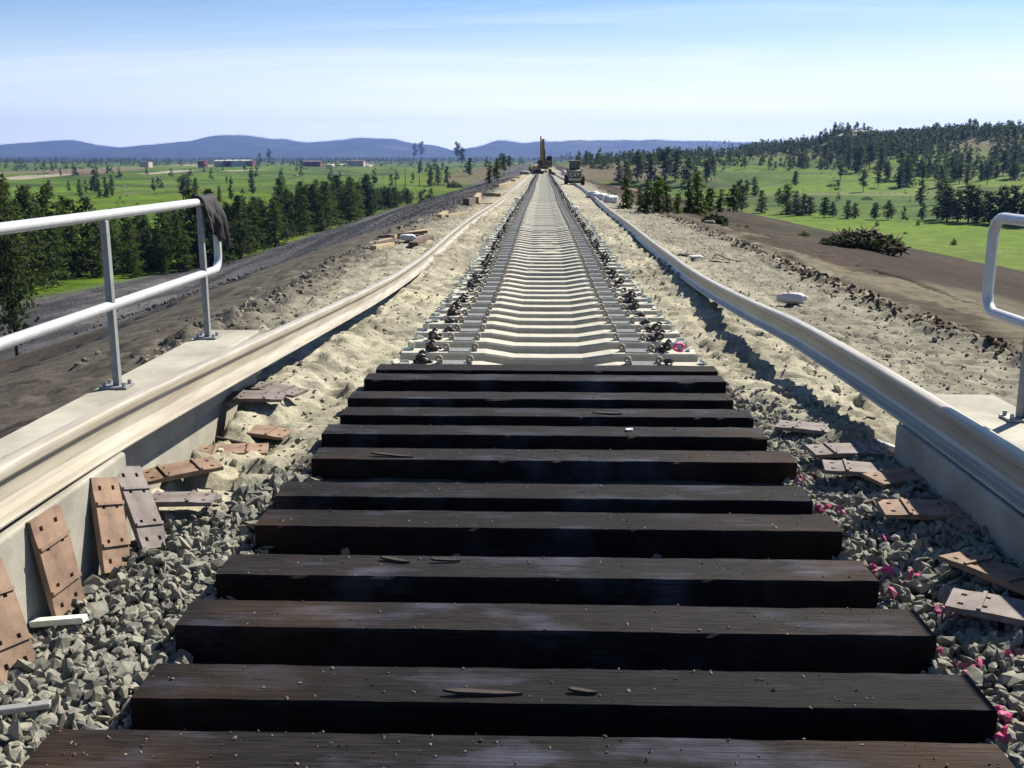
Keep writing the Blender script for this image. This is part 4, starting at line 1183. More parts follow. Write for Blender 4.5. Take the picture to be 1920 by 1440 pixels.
# ------------------------------------------------------------------ skid steer (seen from behind)
def skid():
    p = at(1077.5, 349, float(zt(90)) - .3)
    gx, gy = p.x, p.y
    g = lz(gx, gy)
    root = empty('skid_steer', (gx, gy, g), 0, 'pale yellow skid steer loader with white letters on its dark rear, straddling the right rail', 'skid steer')
    def wheel(x, y):
        b = MB(); r = .43; w = .15
        rim = [(-w, .24), (-w, r - .04), (-w + .05, r), (w - .05, r), (w, r - .04), (w, .24)]
        n = 28; V = []; F = []
        for k in range(n):
            a = 2 * math.pi * k / n
            rr = 1.0 + (.03 if k % 2 else 0)
            for (xx, q) in rim: V.append((xx, q * math.cos(a) * (rr if q > .4 else 1), q * math.sin(a) * (rr if q > .4 else 1)))
        m = len(rim)
        for k in range(n):
            for j in range(m): F.append((k*m+j, k*m+(j+1) % m, ((k+1) % n)*m+(j+1) % m, ((k+1) % n)*m+j))
        b.add(V, F)
        t = b.build('tyre', M['tyre'], root); t.location = (x, y, .43)
        c = MB(); c.tube([(-.11, 0, 0), (.11, 0, 0)], .25, 16, smooth=False); c.build('rim', M['yellow'], t)
    for x in (-.76, .76):
        for y in (.35, 1.45): wheel(x, y)
    b = MB()
    b.prism([(-.05, .42), (.05, .34), (2.1, .34), (2.1, .9), (1.5, 1.05), (.3, 1.25), (-.02, 1.18)], -.55, .55, 'x')
    b.build('body', M['tan'], root, bevel=.03)
    b = MB(); b.box((-.50, -.11, .62), (.50, -.045, 1.14)); b.build('rear_door', M['track'], root, bevel=.02)
    b = MB(); b.box((-.52, -.12, .40), (.52, -.03, .585)); b.build('rear_bumper', M['tan'], root, bevel=.02)
    # hood
    b = MB(); b.prism([(.0, 1.19), (.62, 1.27), (.62, 1.36), (.05, 1.30)], -.46, .46, 'x'); b.build('engine_cover', M['tan'], root, bevel=.02)
    # letters
    b = MB(); yb, yf = -.122, -.111
    def strip(x0, z0, x1, z1): b.box((min(x0, x1), yb, min(z0, z1)), (max(x0, x1), yf, max(z0, z1)))
    zc, h, t = .76, .30, .06
    strip(-.42, zc, -.42 + t, zc + h); strip(-.363, zc + h - t, -.18, zc + h); strip(-.363, zc, -.18, zc + t)
    b.prism([(-.135, zc), (-.08, zc), (.0, zc + h - .07), (.08, zc), (.135, zc), (.03, zc + h), (-.03, zc + h)], yb, yf, 'y')
    strip(-.045, zc + .05, .045, zc + .085); strip(.16, zc + h - t, .42, zc + h); strip(.262, zc, .262 + t, zc + h - t - .002)
    b.build('lettering', M['letter'], root)
    # cab
    b = MB()
    for x in (-.42, .42):
        for y in (.55, 1.75): b.box((x - .035, y - .035, 1.05), (x + .035, y + .035, 2.06))
    b.box((-.455, .515, 2.062), (.455, 1.785, 2.13)); b.box((-.384, .52, 1.30), (.384, .58, 1.50))
    cabo = b.build('cab', M['black'], root, bevel=.012)
    b = MB(); b.box((-.47, .50, 2.131), (.47, 1.80, 2.165)); b.build('roof', M['tan'], cabo, bevel=.01)
    b = MB(); b.box((-.384, .545, 1.503), (.384, .555, 2.058)); b.build('rear_window', M['glass'], cabo)
    for x in (-.425, .425):
        b = MB(); b.box((x - .004, .588, 1.15), (x + .004, 1.712, 2.055)); b.build('side_window', M['glass'], cabo)
    # lift arms and towers
    for s in (-1, 1):
        b = MB()
        b.prism([(-.06, .45), (.16, .42), (.24, 1.42), (.0, 1.46)], s * .56, s * .63, 'x')
        b.build('lift_tower', M['yellow'] if s < 0 else M['tan'], root, bevel=.012)  # sun-side tower painted paler, its mate left in plain yellow
        b = MB()
        b.prism([(-.02, 1.30), (-.02, 1.46), (.35, 1.52), (2.2, .80), (2.55, .28), (2.38, .22), (2.05, .68), (.3, 1.34)], s * .635, s * .74, 'x')
        b.build('lift_arm', M['tan'] if s > 0 else M['yellow'], root, bevel=.012)  # same here: the sunlit look of the right arm is in its colour
        b = MB(); b.tube([(s * .69, .2, .75), (s * .69, .9, 1.22)], .04, 10); b.build('hydraulic_ram', M['black'], root)
        b = MB(); b.box((s * .40 - .05, -.075, 1.19), (s * .40 + .05, -.03, 1.26)); b.build('tail_light', M['redp'], root)
    b = MB(); b.prism([(2.55, .12), (3.1, .10), (3.12, .14), (2.72, .2), (2.6, .62), (2.55, .62)], -.85, .85, 'x'); b.build('bucket', M['black'], root, bevel=.01)
    return root
skid()

# ------------------------------------------------------------------ excavator at the end of track
def excavator():
    gy = 183.5; gx = at(1024, 326, float(zt(gy))).x * 0 + aty(1021, 326, gy).x; g = lz(gx, gy) + .12
    root = empty('excavator', (gx, gy, g), 0, 'yellow tracked excavator with raised boom standing where the new track ends', 'excavator')
    for s in (-1, 1):
        b = MB(); P = []
        for k in range(18):
            a = 2 * math.pi * k / 18; P.append((1.6 * (1 if math.cos(a) > 0 else -1) + .38 * math.cos(a), .42 + .40 * math.sin(a)))
        b.prism(P, s * .95 - .28, s * .95 + .28, 'x'); tr = b.build('crawler_track', M['track'], root, bevel=.02)
        b = MB()
        for q in (-1.6, -.8, 0, .8, 1.6): b.tube([(s * 1.24, q, .42), (s * 1.27, q, .42)], .2, 10, smooth=False)
        b.build('roller', M['black'], tr)
    b = MB(); b.tube([(0, 0, .8), (0, 0, 1.05)], .7, 20); b.build('turntable', M['black'], root)
    b = MB(); b.prism([(-1.5, 1.06), (2.3, 1.06), (2.45, 1.3), (2.45, 2.1), (.9, 2.25), (.7, 1.6), (-1.5, 1.5)], -1.3, 1.3, 'x'); b.build('upper_body', M['yellow'], root, bevel=.05)
    b = MB(); b.prism([(-1.45, 1.52), (.45, 1.52), (.45, 2.9), (-1.0, 2.95), (-1.45, 2.3)], .32, 1.28, 'x'); cab = b.build('cab', M['black'], root, bevel=.04)
    b = MB(); b.box((.42, -1.53, 1.8), (1.18, -1.46, 2.25)); b.build('front_window', M['glass'], cab)
    b = MB(); b.box((.36, -1.05, 2.96), (1.24, .45, 3.02)); b.build('roof', M['tan'], cab, bevel=.02)
    b = MB(); b.box((1.285, -1.2, 1.6), (1.34, -.3, 2.7)); b.build('door', M['tan'], cab, bevel=.01)
    # boom: up and slightly away, then stick folded down in front
    b = MB(); b.prism([(-1.0, 1.5), (-.5, 1.5), (-1.35, 4.0), (-2.1, 5.75), (-2.5, 5.85), (-2.1, 4.0)], -.50, -.02, 'x'); b.build('boom', M['yellow'], root, bevel=.04)
    b = MB(); b.prism([(-2.55, 6.15), (-2.1, 6.3), (-2.35, 4.6), (-3.0, 2.3), (-3.3, 2.3), (-2.95, 4.6)], -.78, -.54, 'x'); b.build('stick', M['yellow'], root, bevel=.03)
    b = MB(); b.tube([(-.60, -1.2, 2.0), (-.60, -2.1, 4.3)], .09, 10); b.tube([(.06, -1.2, 2.0), (.06, -1.9, 4.1)], .09, 10); b.build('boom_ram', M['black'], root)
    b = MB(); b.tube([(-.66, -2.2, 4.8), (-.66, -2.5, 6.35)], .08, 8); b.build('stick_ram', M['black'], root)
    b = MB(); b.prism([(-3.6, 1.4), (-3.0, 1.0), (-2.5, 1.3), (-2.45, 2.0), (-3.0, 2.35), (-3.05, 2.2), (-2.7, 1.8), (-2.9, 1.4)], -1.0, -.35, 'x'); b.build('bucket', M['track'], root, bevel=.02)
    b = MB(); b.tube([(.25, -3.4, .45), (.25, -2.6, .45)], .34, 14); b.build('counter_roller', M['tan'], root)
excavator()
# clutter at the railhead
def lump(px, py, Y, s, label, m, seed, cat):
    p = aty(px, py, Y); g = lz(p.x, Y)
    bag((p.x, Y, g + s[2] * .3), s, (0, 0, seed), label, seed, 'spoil_heap' if cat == 'heap' else 'bundle', m, cat)
lump(1010, 323, 186, (1.0, .8, .7), 'dark heap of gear left of the excavator tracks', 'black', 51, 'bundle')
lump(1036, 323, 172, (.45, .5, .45), 'round dark drum shaped bundle right of the excavator', 'track', 53, 'bundle')
lump(985, 325, 190, (1.6, 1, .5), 'low reddish heap of soil left of the worker', 'rock', 55, 'heap')
lump(1003, 318, 196, (1.2, 1, 1.3), 'rusty brown heap directly behind the worker', 'plate', 57, 'heap')

# worker standing by the railhead
def person(px, py, Y):
    p = aty(px, py, Y); g = lz(p.x, Y)
    root = empty('person', (p.x, Y, g), 0, 'person in a yellow green vest and white helmet standing left of the excavator', 'person')
    me = bpy.data.meshes.new('body')
    J = [(0, 0, .95), (0, 0, 1.15), (0, 0, 1.38), (0, 0, 1.50), (0, -.01, 1.62), (0, -.02, 1.74),
         (.18, 0, 1.40), (.24, -.02, 1.12), (.22, -.12, .88), (-.18, 0, 1.40), (-.24, -.02, 1.12), (-.20, -.14, .90),
         (.10, 0, .90), (.12, -.02, .50), (.13, .02, .08), (.13, -.13, .04), (-.10, 0, .90), (-.13, -.02, .50), (-.15, .02, .08), (-.16, -.13, .04)]
    E = [(0,1),(1,2),(2,3),(3,4),(4,5),(2,6),(6,7),(7,8),(2,9),(9,10),(10,11),(0,12),(12,13),(13,14),(14,15),(0,16),(16,17),(17,18),(18,19)]
    rad = [.15,.14,.16,.065,.085,.09,.07,.05,.035,.07,.05,.035,.10,.07,.05,.04,.10,.07,.05,.04]
    me.from_pydata(J, E, [])
    o = bpy.data.objects.new('body', me); col.objects.link(o); o.parent = root
    sk = o.modifiers.new('skin', 'SKIN')
    for i, v in enumerate(me.skin_vertices[0].data): v.radius = (rad[i], rad[i] * .8); v.use_root = (i == 0)
    su = o.modifiers.new('sub', 'SUBSURF'); su.levels = 1; su.render_levels = 1
    me.materials.append(M['jean'])
    b = MB(); b.tube([(0, 0, .98), (0, 0, 1.2), (0, 0, 1.40), (0, 0, 1.47)], [.19, .18, .20, .10], 12); v = b.build('vest', M['hivis'], root)
    b = MB(); b.tube([(0, -.02, 1.60), (0, -.02, 1.71)], [.096, .10], 12); b.build('face', M['skin'], root)
    b = MB(); b.tube([(0, -.02, 1.71), (0, -.02, 1.78), (0, -.02, 1.83)], [.135, .12, .05], 12); b.build('helmet', M['helmet'], root)
person(996, 325, 178)

# ------------------------------------------------------------------ trees
def pine_mesh(seed, H=10.0, base=.12, width=.24, shape='cone', nb=70, per=7, cl=.42, m='leaf'):
    rs = np.random.RandomState(seed)
    V = []; F = []
    lean = rs.normal(size=2) * .25
    for k in range(nb):
        u = (k + rs.rand()) / nb
        z = H * (base + (.99 - base) * u)
        if shape == 'cone': r = H * width * (1 - u) ** .8 * (.55 + .45 * min(1, u / .12)) + .15
        elif shape == 'round': r = H * width * math.sqrt(max(0, 1 - (2 * u - .85) ** 2 * .8)) * .9 + .1
        else: r = H * width * (math.sin(math.pi * min(1, u * .92 + .1)) ** .6) * (1 - .35 * u) + .12
        r *= rs.uniform(.55, 1.18)
        a = rs.rand() * 6.283 + k * 2.4
        nc = max(2, int(5 * r / (H * width) + 1.5))
        for q in range(nc):
            f = (q + .6 + .4 * rs.rand()) / nc
            cx = lean[0] * u + r * f * math.cos(a) + rs.normal() * .12; cy = lean[1] * u + r * f * math.sin(a) + rs.normal() * .12
            cz = z - r * f * .22 + rs.normal() * .10 + (.25 * f * r if shape == 'round' else 0)
            for p in range(per):
                o = rs.normal(size=3) * (cl * .5, cl * .5, cl * .28)
                d1 = rs.normal(size=3); d1[2] *= .5; d1 /= np.linalg.norm(d1); d2 = rs.normal(size=3); d2[2] *= .6; d2 -= d1 * d1.dot(d2); d2 /= np.linalg.norm(d2)
                s1 = cl * rs.uniform(.55, 1.05); s2 = s1 * rs.uniform(.4, .75)
                c0 = np.array((cx, cy, cz)) + o
                b = len(V)
                V += [c0 - d1 * s1 * .5 - d2 * s2 * .5, c0 + d1 * s1 * .5 - d2 * s2 * .3, c0 + d1 * s1 * .1 + d2 * s2 * .8]
                F.append((b, b + 1, b + 2))
    me = np_mesh('crown', np.array(V), np.array(F), M[m], False)
    b = MB()
    hh = H * .93
    pts = [(lean[0] * t_, lean[1] * t_, hh * t_ - .3 * (t_ == 0)) for t_ in (0, .25, .5, .75, 1)]
    b.tube(pts, [H * .017, H * .014, H * .010, H * .006, H * .002], 7)
    for k in range(16):
        u = base + (1 - base) * (k + .5) / 17; a = k * 2.4; L = H * width * (1 - u) * .8
        z = H * u
        b.tube([(lean[0]*u, lean[1]*u, z), (lean[0]*u + L * math.cos(a), lean[1]*u + L * math.sin(a), z + (.1 if shape != 'cone' else -.15) * L)], [H * .004, H * .0015], 4)
    tm_ = b.mesh('trunk', M['bark'])
    return me, tm_
near_v = [pine_mesh(1, base=.06, width=.32, nb=95, per=8), pine_mesh(2, base=.05, width=.36, nb=90, per=8, cl=.46), pine_mesh(3, base=.10, width=.28, shape='mid', nb=90, per=8), pine_mesh(4, base=.16, width=.30, shape='mid', nb=85, per=8, m='leaf2'), pine_mesh(5, base=.07, width=.40, shape='cone', nb=90, per=8, cl=.5, m='leaf2')]
far_v = [pine_mesh(11, base=.10, width=.21, shape='mid', nb=42, per=5, cl=.75, m='leaf2'), pine_mesh(12, base=.28, width=.21, shape='round', nb=36, per=5, cl=.75, m='leaf2'), pine_mesh(13, base=.08, width=.23, nb=42, per=5, cl=.75, m='leaf2'), pine_mesh(14, base=.34, width=.19, shape='round', nb=34, per=5, cl=.75, m='leaf2'), pine_mesh(15, base=.15, width=.25, shape='mid', nb=44, per=5, cl=.8, m='leaf'), pine_mesh(16, base=.05, width=.27, nb=44, per=5, cl=.8, m='leaf')]
trng = random.Random(77)
TREES = []
def tree(x, y, h, var, label=None, group=None, wid=1.0):
    z = lz(x, y) - .1
    TREES.append((x, y, z, h, var, label, group, wid))
def ground_hit(px, py, y0=6.0):
    # where a sight line first meets the ground
    d = ray(px, py); y = y0 * 1.004 ** np.arange(1700)
    y = y[y < 3200]
    x = CAMX + d.x * y / d.y
    below = CAMZ + d.z * y / d.y < height(x, y)
    k = int(np.argmax(below)) if below.any() else len(y) - 1
    return Vector((float(x[k]), float(y[k]), lz(x[k], y[k])))
def tree_px(px, ybase, h_px, var, label, group, wid=1.0):
    p = ground_hit(px, ybase, 30.0); x, y = p.x, p.y
    h = h_px * y * .99 / (FPX)
    tree(x, y, h, var, label, group, wid)
GL = 'dark pines massed below the left side of the embankment'
# hand placed near left pines: (px, base y, px height)
left = [(20, 560, 235, 0), (60, 545, 190, 4), (95, 530, 190, 2), (140, 520, 150, 1), (172, 516, 150, 4), (-30, 575, 250, 3), (215, 505, 95, 1), (243, 512, 105, 0), (278, 506, 100, 4), (300, 500, 70, 1), (335, 510, 115, 2), (362, 500, 150, 1), (398, 498, 145, 4), (425, 488, 110, 0), (452, 484, 120, 4), (60, 505, 160, 4), (20, 500, 160, 1), (120, 495, 130, 0), (230, 490, 60, 4), (310, 480, 60, 2),
        (255, 520, 45, 1), (310, 515, 40, 0), (190, 520, 50, 1), (350, 508, 50, 4), (80, 532, 70, 0), (10, 545, 90, 1)]
for i, (px, yb, hp_, v) in enumerate(left):
    tree_px(px, yb, hp_, v, None, 'nearleft', 1.05)
tree_px(34, 684, 330, 3, 'tall lone pine with bare lower trunk standing in the brown dirt at far left', 'nearleft', .62)
for k in range(150):
    y = 112 + 185 * (k / 150) + trng.uniform(-4, 4)
    x = -toe_l(y) - trng.uniform(0, 15) + 1.0
    h = trng.uniform(4.2, 6.4) * (1.0 if y < 250 else .7)
    if 175 < y < 225 and trng.random() < .5: h = trng.uniform(6.5, 8.6)
    tree(x, y, h, trng.randrange(5), None, 'massleft', 1.3)
for k in range(40):   # low bushy pines filling beneath
    y = 105 + 150 * trng.random(); x = -toe_l(y) - trng.uniform(-1, 4)
    tree(x, y, trng.uniform(2.0, 3.5), trng.choice([0, 1, 4]), None, 'massleft', 1.4)
# scattered left meadow
for k in range(60):
    px = trng.uniform(60, 960); Y = trng.choice([trng.uniform(260, 420), trng.uniform(380, 700), trng.uniform(550, 900)])
    p = aty(px, 300, Y)
    if p.x > -toe_l(Y) - 3: continue
    tree(p.x, Y, trng.uniform(3.8, 7.5) * (1.1 if Y > 500 else .9), 5 + trng.randrange(6), None, 'leftmeadow')
for (px, yb, hp_, v) in [(150, 370, 34, 7), (178, 362, 45, 5), (200, 372, 40, 7), (288, 358, 26, 8), (345, 380, 50, 6), (388, 400, 30, 6), (412, 380, 32, 7), (433, 375, 30, 5), (455, 380, 26, 7), (527, 355, 26, 5), (734, 352, 26, 9), (505, 306, 28, 6), (488, 309, 22, 7), (778, 300, 30, 6), (790, 298, 34, 8), (858, 305, 38, 8), (866, 312, 34, 6), (880, 330, 34, 5), (808, 350, 40, 7), (822, 348, 36, 9), (838, 345, 34, 5), (918, 345, 42, 7), (932, 340, 44, 9), (945, 330, 40, 6), (955, 322, 30, 8)]:
    tree_px(px, yb, hp_, v, None, 'leftmeadow')
# right: row edging the near meadow (base about y 400-415)
for (px, yb, hp_) in [(1175, 392, 62), (1200, 398, 50), (1213, 400, 60), (1232, 402, 70), (1250, 404, 58), (1270, 402, 40), (1290, 400, 60), (1308, 402, 75), (1330, 398, 45), (1350, 398, 42), (1375, 398, 50), (1390, 396, 45), (1428, 400, 40), (1475, 402, 52), (1492, 405, 44), (1505, 404, 38), (1520, 404, 34), (1545, 408, 36), (1560, 408, 28), (1588, 410, 32), (1603, 410, 28), (1640, 412, 30), (1665, 412, 34), (1693, 414, 26), (1728, 412, 30), (1775, 416, 60), (1795, 416, 56), (1815, 418, 66), (1832, 418, 60), (1855, 420, 58), (1878, 420, 66), (1898, 422, 70), (1925, 424, 80), (1768, 412, 70), (1845, 415, 50)]:
    tree_px(px, yb, hp_ * 1.08, 5 + trng.choice([0, 2, 4, 5, 2]), None, 'rightrow', 1.15 if px < 1320 else 1.5)
for (px, yb, hp_) in [(1385, 375, 40), (1400, 372, 36), (1415, 368, 38), (1305, 360, 55), (1160, 345, 60), (1175, 350, 60), (1195, 340, 70), (1220, 345, 75), (1245, 350, 90), (1265, 340, 72), (1290, 350, 70), (1325, 345, 60), (1460, 385, 34), (1570, 362, 26), (1572, 378, 18), (1690, 340, 60), (1705, 338, 56), (1725, 385, 50), (1760, 385, 50), (1700, 350, 60), (1800, 325, 40), (1785, 320, 36), (1880, 330, 50), (1900, 335, 55), (1860, 320, 50), (1540, 320, 30), (1610, 325, 55), (1630, 318, 52), (1650, 322, 48), (1590, 320, 44)]:
    tree_px(px, yb, hp_ * (.78 if px < 1330 else .95), 5 + trng.randrange(6), None, 'rightmeadow', 1.2)
# right ridge and hill pines, denser in belts
k = 0
while k < 150:
    px = trng.uniform(1085, 1930); Y = trng.uniform(350, 640)
    p = aty(px, 300, Y)
    if p.x < toe_r(Y) + 4: continue
    dens = float(vnoise(np.array([p.x / 32]), np.array([Y / 40]), 501)[0])
    if trng.random() > dens * 1.3 - .15: continue
    if px < 1480 and trng.random() < .35: continue
    k += 1
    tree(p.x, Y, trng.uniform(4.5, 7.2) if px < 1500 else trng.uniform(5, 8), 5 + trng.randrange(5), None, 'ridge', 1.2)
for px in (1448, 1085, 1100, 1125, 1140, 1171, 1180, 1197, 1223, 1236, 1253, 1265, 1279, 1296, 1310, 1330, 1345, 1352, 1368, 1385, 1405, 1430, 1470, 1490, 1510, 1530, 1550):
    Y = trng.uniform(520, 600); p = aty(px, 300, Y); tree(p.x, Y, trng.uniform(5.5, 8.8), 5 + trng.choice([1, 3, 0, 1]), None, 'ridge')
SKY = [(1725, 7.5), (1735, 8), (1750, 9.5), (1758, 8), (1775, 7), (1784, 9), (1812, 10), (1822, 9.5), (1842, 9), (1850, 8.5), (1866, 8), (1885, 6.5), (1902, 7), (1915, 6.5)]
for px, h in SKY:
    Y = trng.uniform(605, 640); p = aty(px, 300, Y); tree(p.x, Y, h, 5 + trng.choice([1, 3, 1]), None, 'skyline')
# keep the 300 that show largest as individuals, the rest as one mass
TREES.sort(key=lambda t_: -t_[3] / t_[1])
indiv = TREES[:300]; rest = TREES[300:]
def px_of(x, y):
    v = CM.transposed() @ Vector((x - CAMX, y, 0)); return 960 + FPX * v.x / -v.z
desc = {'nearleft': ('dark bushy pine beyond the left railing', 'pines beyond the left railing'),
        'leftmeadow': ('small pine standing in the open meadow left of the embankment', 'scattered pines in the left meadow'),
        'rightrow': ('low bushy pine in the row edging the right meadow', 'pine row edging the right meadow'),
        'rightmeadow': ('pine standing on the green slope behind the right meadow row', 'pines on the slope behind the meadow row'),
        'skyline': ('pine standing against the sky on the right hilltop', 'skyline pines on the right hill')}
cnt = {}
groups = {}
for t_ in indiv: groups.setdefault(t_[6], []).append(t_)
for g, lst in groups.items():
    lst.sort(key=lambda q: px_of(q[0], q[1]))
    for i, (x, y, z, h, var, label, _, wid) in enumerate(lst):
        vs = near_v if var < 5 else far_v
        cm_, tm_ = vs[var % 5 if var < 5 else var - 5]
        s = h / 10.0
        if g == 'massleft':
            lb, gp = 'dark green pine in the left embankment belt, ' + ('nearest stretch beside the jacket' if y < 150 else 'middle stretch' if y < 215 else 'farthest thinning stretch'), GL
            if h > 7.9: lb = 'tall dark pine rising above the dense belt along the left embankment foot'
            if h < 3.6: lb = 'low bushy young pine in front of the dense belt left of the embankment'
        elif g == 'ridge':
            lb, gp = 'dark open crowned pine on the wooded ridge at right', 'pines on the wooded right ridge'
            if px_of(x, y) > 1560: lb = 'dark pine on the tall hill at the right edge'
        else:
            lb0, gp = desc[g]
            n = len(lst)
            lb = ('leftmost ' if i == 0 else 'rightmost ' if i == n - 1 else ordw(i) + ' from the left, ') + lb0
        if label: lb = label
        root = empty('pine_tree', (x, y, z), trng.uniform(0, 6.28), lb, 'tree', gp)
        root.scale = (s * wid, s * wid, s)
        c_ = link('crown', cm_, root); link('trunk', tm_, root)
# mass of more distant pines as geometry (one object)
def forest(name, pts, label, mat_, seed, per=26):
    rs = np.random.RandomState(seed)
    pts = np.array(pts); n = len(pts)
    # each tree: 'per' triangles spread through a crown volume
    u = rs.rand(n, per); a = rs.rand(n, per) * 6.283
    H = pts[:, 3][:, None]
    r = H * .2 * (1 - u) ** .7 * rs.uniform(.3, 1.0, (n, per)) + .1
    c0 = np.stack([pts[:, 0][:, None] + r * np.cos(a), pts[:, 1][:, None] + r * np.sin(a), pts[:, 2][:, None] + H * (.14 + .86 * u)], -1)
    sz = (H * (.25 - .11 * u))[..., None]
    tri = []
    for k in range(3):
        d = rs.normal(size=(n, per, 3)); d[..., 2] *= .7
        d /= np.linalg.norm(d, axis=-1, keepdims=True)
        tri.append(c0 + d * sz * .8)
    V = np.stack(tri, 2).reshape(-1, 3)
    F = np.arange(len(V)).reshape(-1, 3)
    me = np_mesh(name, V, F, mat_, False)
    o = link(name, me); tag(o, label, 'forest', kind='stuff')
pts = []
for t_ in rest: pts.append((t_[0], t_[1], t_[2], t_[3]))
for k in range(6500):
    px = trng.uniform(1080, 2100); Y = trng.uniform(420, 900); p = aty(px, 300, Y)
    if p.x < 22: continue
    hill = p.x > 150 and Y > 520
    dens = float(vnoise(np.array([p.x / 32]), np.array([Y / 40]), 501)[0])
    top = 540 < Y < 660 and p.x > 150
    if trng.random() > (dens * 1.2 - .32) + (.35 if hill else 0) * (.4 + dens) + (.25 if top else 0): continue
    if p.x < 150 and trng.random() < .5: continue
    pts.append((p.x, Y, lz(p.x, Y), trng.uniform(4, 8.5) * (.75 if p.x < 150 else 1)))
scrub = []
for k in range(3600):
    Y = 190 + 800 * trng.random() ** 1.2; X_ = trng.uniform(-.58, .62) * Y
    if float(slope_s(np.array([X_]), np.array([Y]))[0]) < 1.05: continue
    if X_ > 0 and Y < 235 : continue
    if float(fbm(np.array([X_ / 30]), np.array([Y / 13]), 73, 4)[0]) < .12: continue
    scrub.append((X_, Y, lz(X_, Y), trng.uniform(.8, 2.2)))
forest('meadow_scrub', scrub, 'low dark scrub in patches over the rolling meadows', M['leaf2'], 8, 8)
forest('wooded_ridge', pts, 'dark pine woods thickening over the right ridge and hill', M['leaf2'], 5, 44)
pts = []
for k in range(9000):
    Y = trng.uniform(900, 4300); X_ = trng.uniform(-1.05, .75) * Y * .62
    if float(vnoise(np.array([X_ / 160]), np.array([Y / 110]), 511)[0]) + .25 * sst(1500, 2500, Y) < .55: continue
    pts.append((X_, Y, lz(X_, Y), trng.uniform(6, 11)))
forest('plain_forest', pts, 'dark forest belts far off on the plain before the mountains', M['leaf2'], 6, 12)
Xm, Ym, Zm = mount
pts = []
rs = np.random.RandomState(9)
ii = rs.randint(20, 58, 26000); jj = rs.randint(0, 559, 26000)
ii[:9000] = rs.randint(46, 51, 9000)
fx = rs.rand(26000); fy = rs.rand(26000)
x_ = Xm[ii, jj] + fx * (Xm[0, 1] - Xm[0, 0]); y_ = Ym[ii, jj] + fy * (Ym[1, 0] - Ym[0, 0])
z_ = Zm[ii, jj] * (1 - fx) * (1 - fy) + Zm[ii, jj + 1] * fx * (1 - fy) + Zm[ii + 1, jj] * (1 - fx) * fy + Zm[ii + 1, jj + 1] * fx * fy
pts = np.stack([x_, y_, z_ - 2, rs.uniform(7, 15, 26000)], 1)
forest('mountain_forest', pts, 'tiny dark trees covering the distant blue mountains', M['leaf2'], 7, 6)

# ------------------------------------------------------------------ brush pile, log pile, shrubs, rocks
def bush_mesh(seed, n=260, r=1.0, h=.8, m='shrub', leaf=.16):
    rs = np.random.RandomState(seed); V = []; F = []
    for k in range(n):
        a = rs.rand() * 6.283; q = math.sqrt(rs.rand()); z = rs.rand() * h * (1 - q * q * .6)
        c0 = np.array((q * r * math.cos(a), q * r * math.sin(a), z))
        d1 = rs.normal(size=3); d1 /= np.linalg.norm(d1); d2 = rs.normal(size=3); d2 /= np.linalg.norm(d2)
        s = leaf * rs.uniform(.6, 1.4); b = len(V)
        V += [c0 - d1 * s, c0 + d1 * s, c0 + d2 * s]; F.append((b, b + 1, b + 2))
    return np_mesh('foliage', np.array(V), np.array(F), M[m], False)
def brush(px, py, wpx, hpx, nst, label, seed):
    p = ground_hit(px, py); sc_ = p.y / FPX
    w = wpx * sc_ / 2; h = hpx * sc_
    root = empty('brush_pile', p, 0, label, 'brush pile')
    rs = random.Random(seed); b = MB()
    for k in range(nst):
        a = rs.uniform(0, 6.28); q = rs.random() ** .6; x = q * w * math.cos(a); y = q * w * .55 * math.sin(a)
        z = rs.random() * h * (1 - q ** 2) ; L = rs.uniform(.4, 1.6) * w * .35
        d = Vector((rs.gauss(0, 1), rs.gauss(0, 1), rs.gauss(0, .35))).normalized() * L
        c_ = Vector((x, y, z))
        b.tube([c_ - d / 2, c_ + d / 2 + Vector((0, 0, rs.uniform(-.1, .2)))], [.035 * h + .02, .02], 4)
    o = b.build('branches', M['dead'], root); o['kind'] = 'stuff'
    o2 = link('foliage', bush_mesh(seed, 1500, w, h * .95, 'leaf2', .12), root); o2.scale = (1, .6, 1); o2['kind'] = 'stuff'
brush(1615, 468, 150, 32, 620, 'big dark brush pile at the edge of the bright right meadow', 5)
brush(1340, 420, 44, 14, 200, 'small brown pile of logs and brush at the near corner of the right meadow', 7)
brush(852, 352, 30, 12, 150, 'dark brush heap at the foot of the left bank below the far shoulder', 9)
shm2 = [bush_mesh(40 + k, 200) for k in range(3)]
SH = [(1507, 445, 22, 14), (1400, 428, 10, 8), (1385, 426, 8, 6), (1644, 425, 8, 14), (1721, 423, 8, 14), (1697, 440, 7, 7), (1788, 460, 12, 16), (1582, 436, 8, 10), (1360, 424, 14, 8), (1380, 397, 10, 7), (1520, 400, 12, 6), (1625, 375, 20, 8), (1560, 350, 20, 7), (1660, 340, 22, 7), (330, 440, 14, 8), (505, 440, 14, 8)]
for i, (px, py, w, h) in enumerate(SH):
    p = ground_hit(px, py); s = p.y / FPX
    root = empty('green_shrub', p, i, None)
    root.scale = (w * s * .5, w * s * .5, h * s)
    tag(root, ['leafy low shrub left of the big brush pile', 'tiny shrub right of the small brush pile', 'tiny shrub touching the small brush pile', 'sapling above the brush pile in the right meadow', 'slender sapling left of the right railing in the meadow', 'faint tuft right of the big brush pile', 'lone round shrub in the meadow left of the right railing', 'low sprout right behind the leafy shrub in the right meadow', 'shrub clump on the dirt edge before the meadow', 'low shrub at the foot of the meadow row', 'low shrub between two pines of the meadow row', 'wide low shrub on the green slope behind the meadow row', 'wide shrub along the pale farm track', 'dark shrub beyond the pale farm track', 'small shrub seen under the left handrail', 'small shrub right of the jacket near the pines'][i], 'shrub', 'low shrubs in the meadows')
    link('foliage', shm2[i % 3], root)
rk = [(655, 0)]
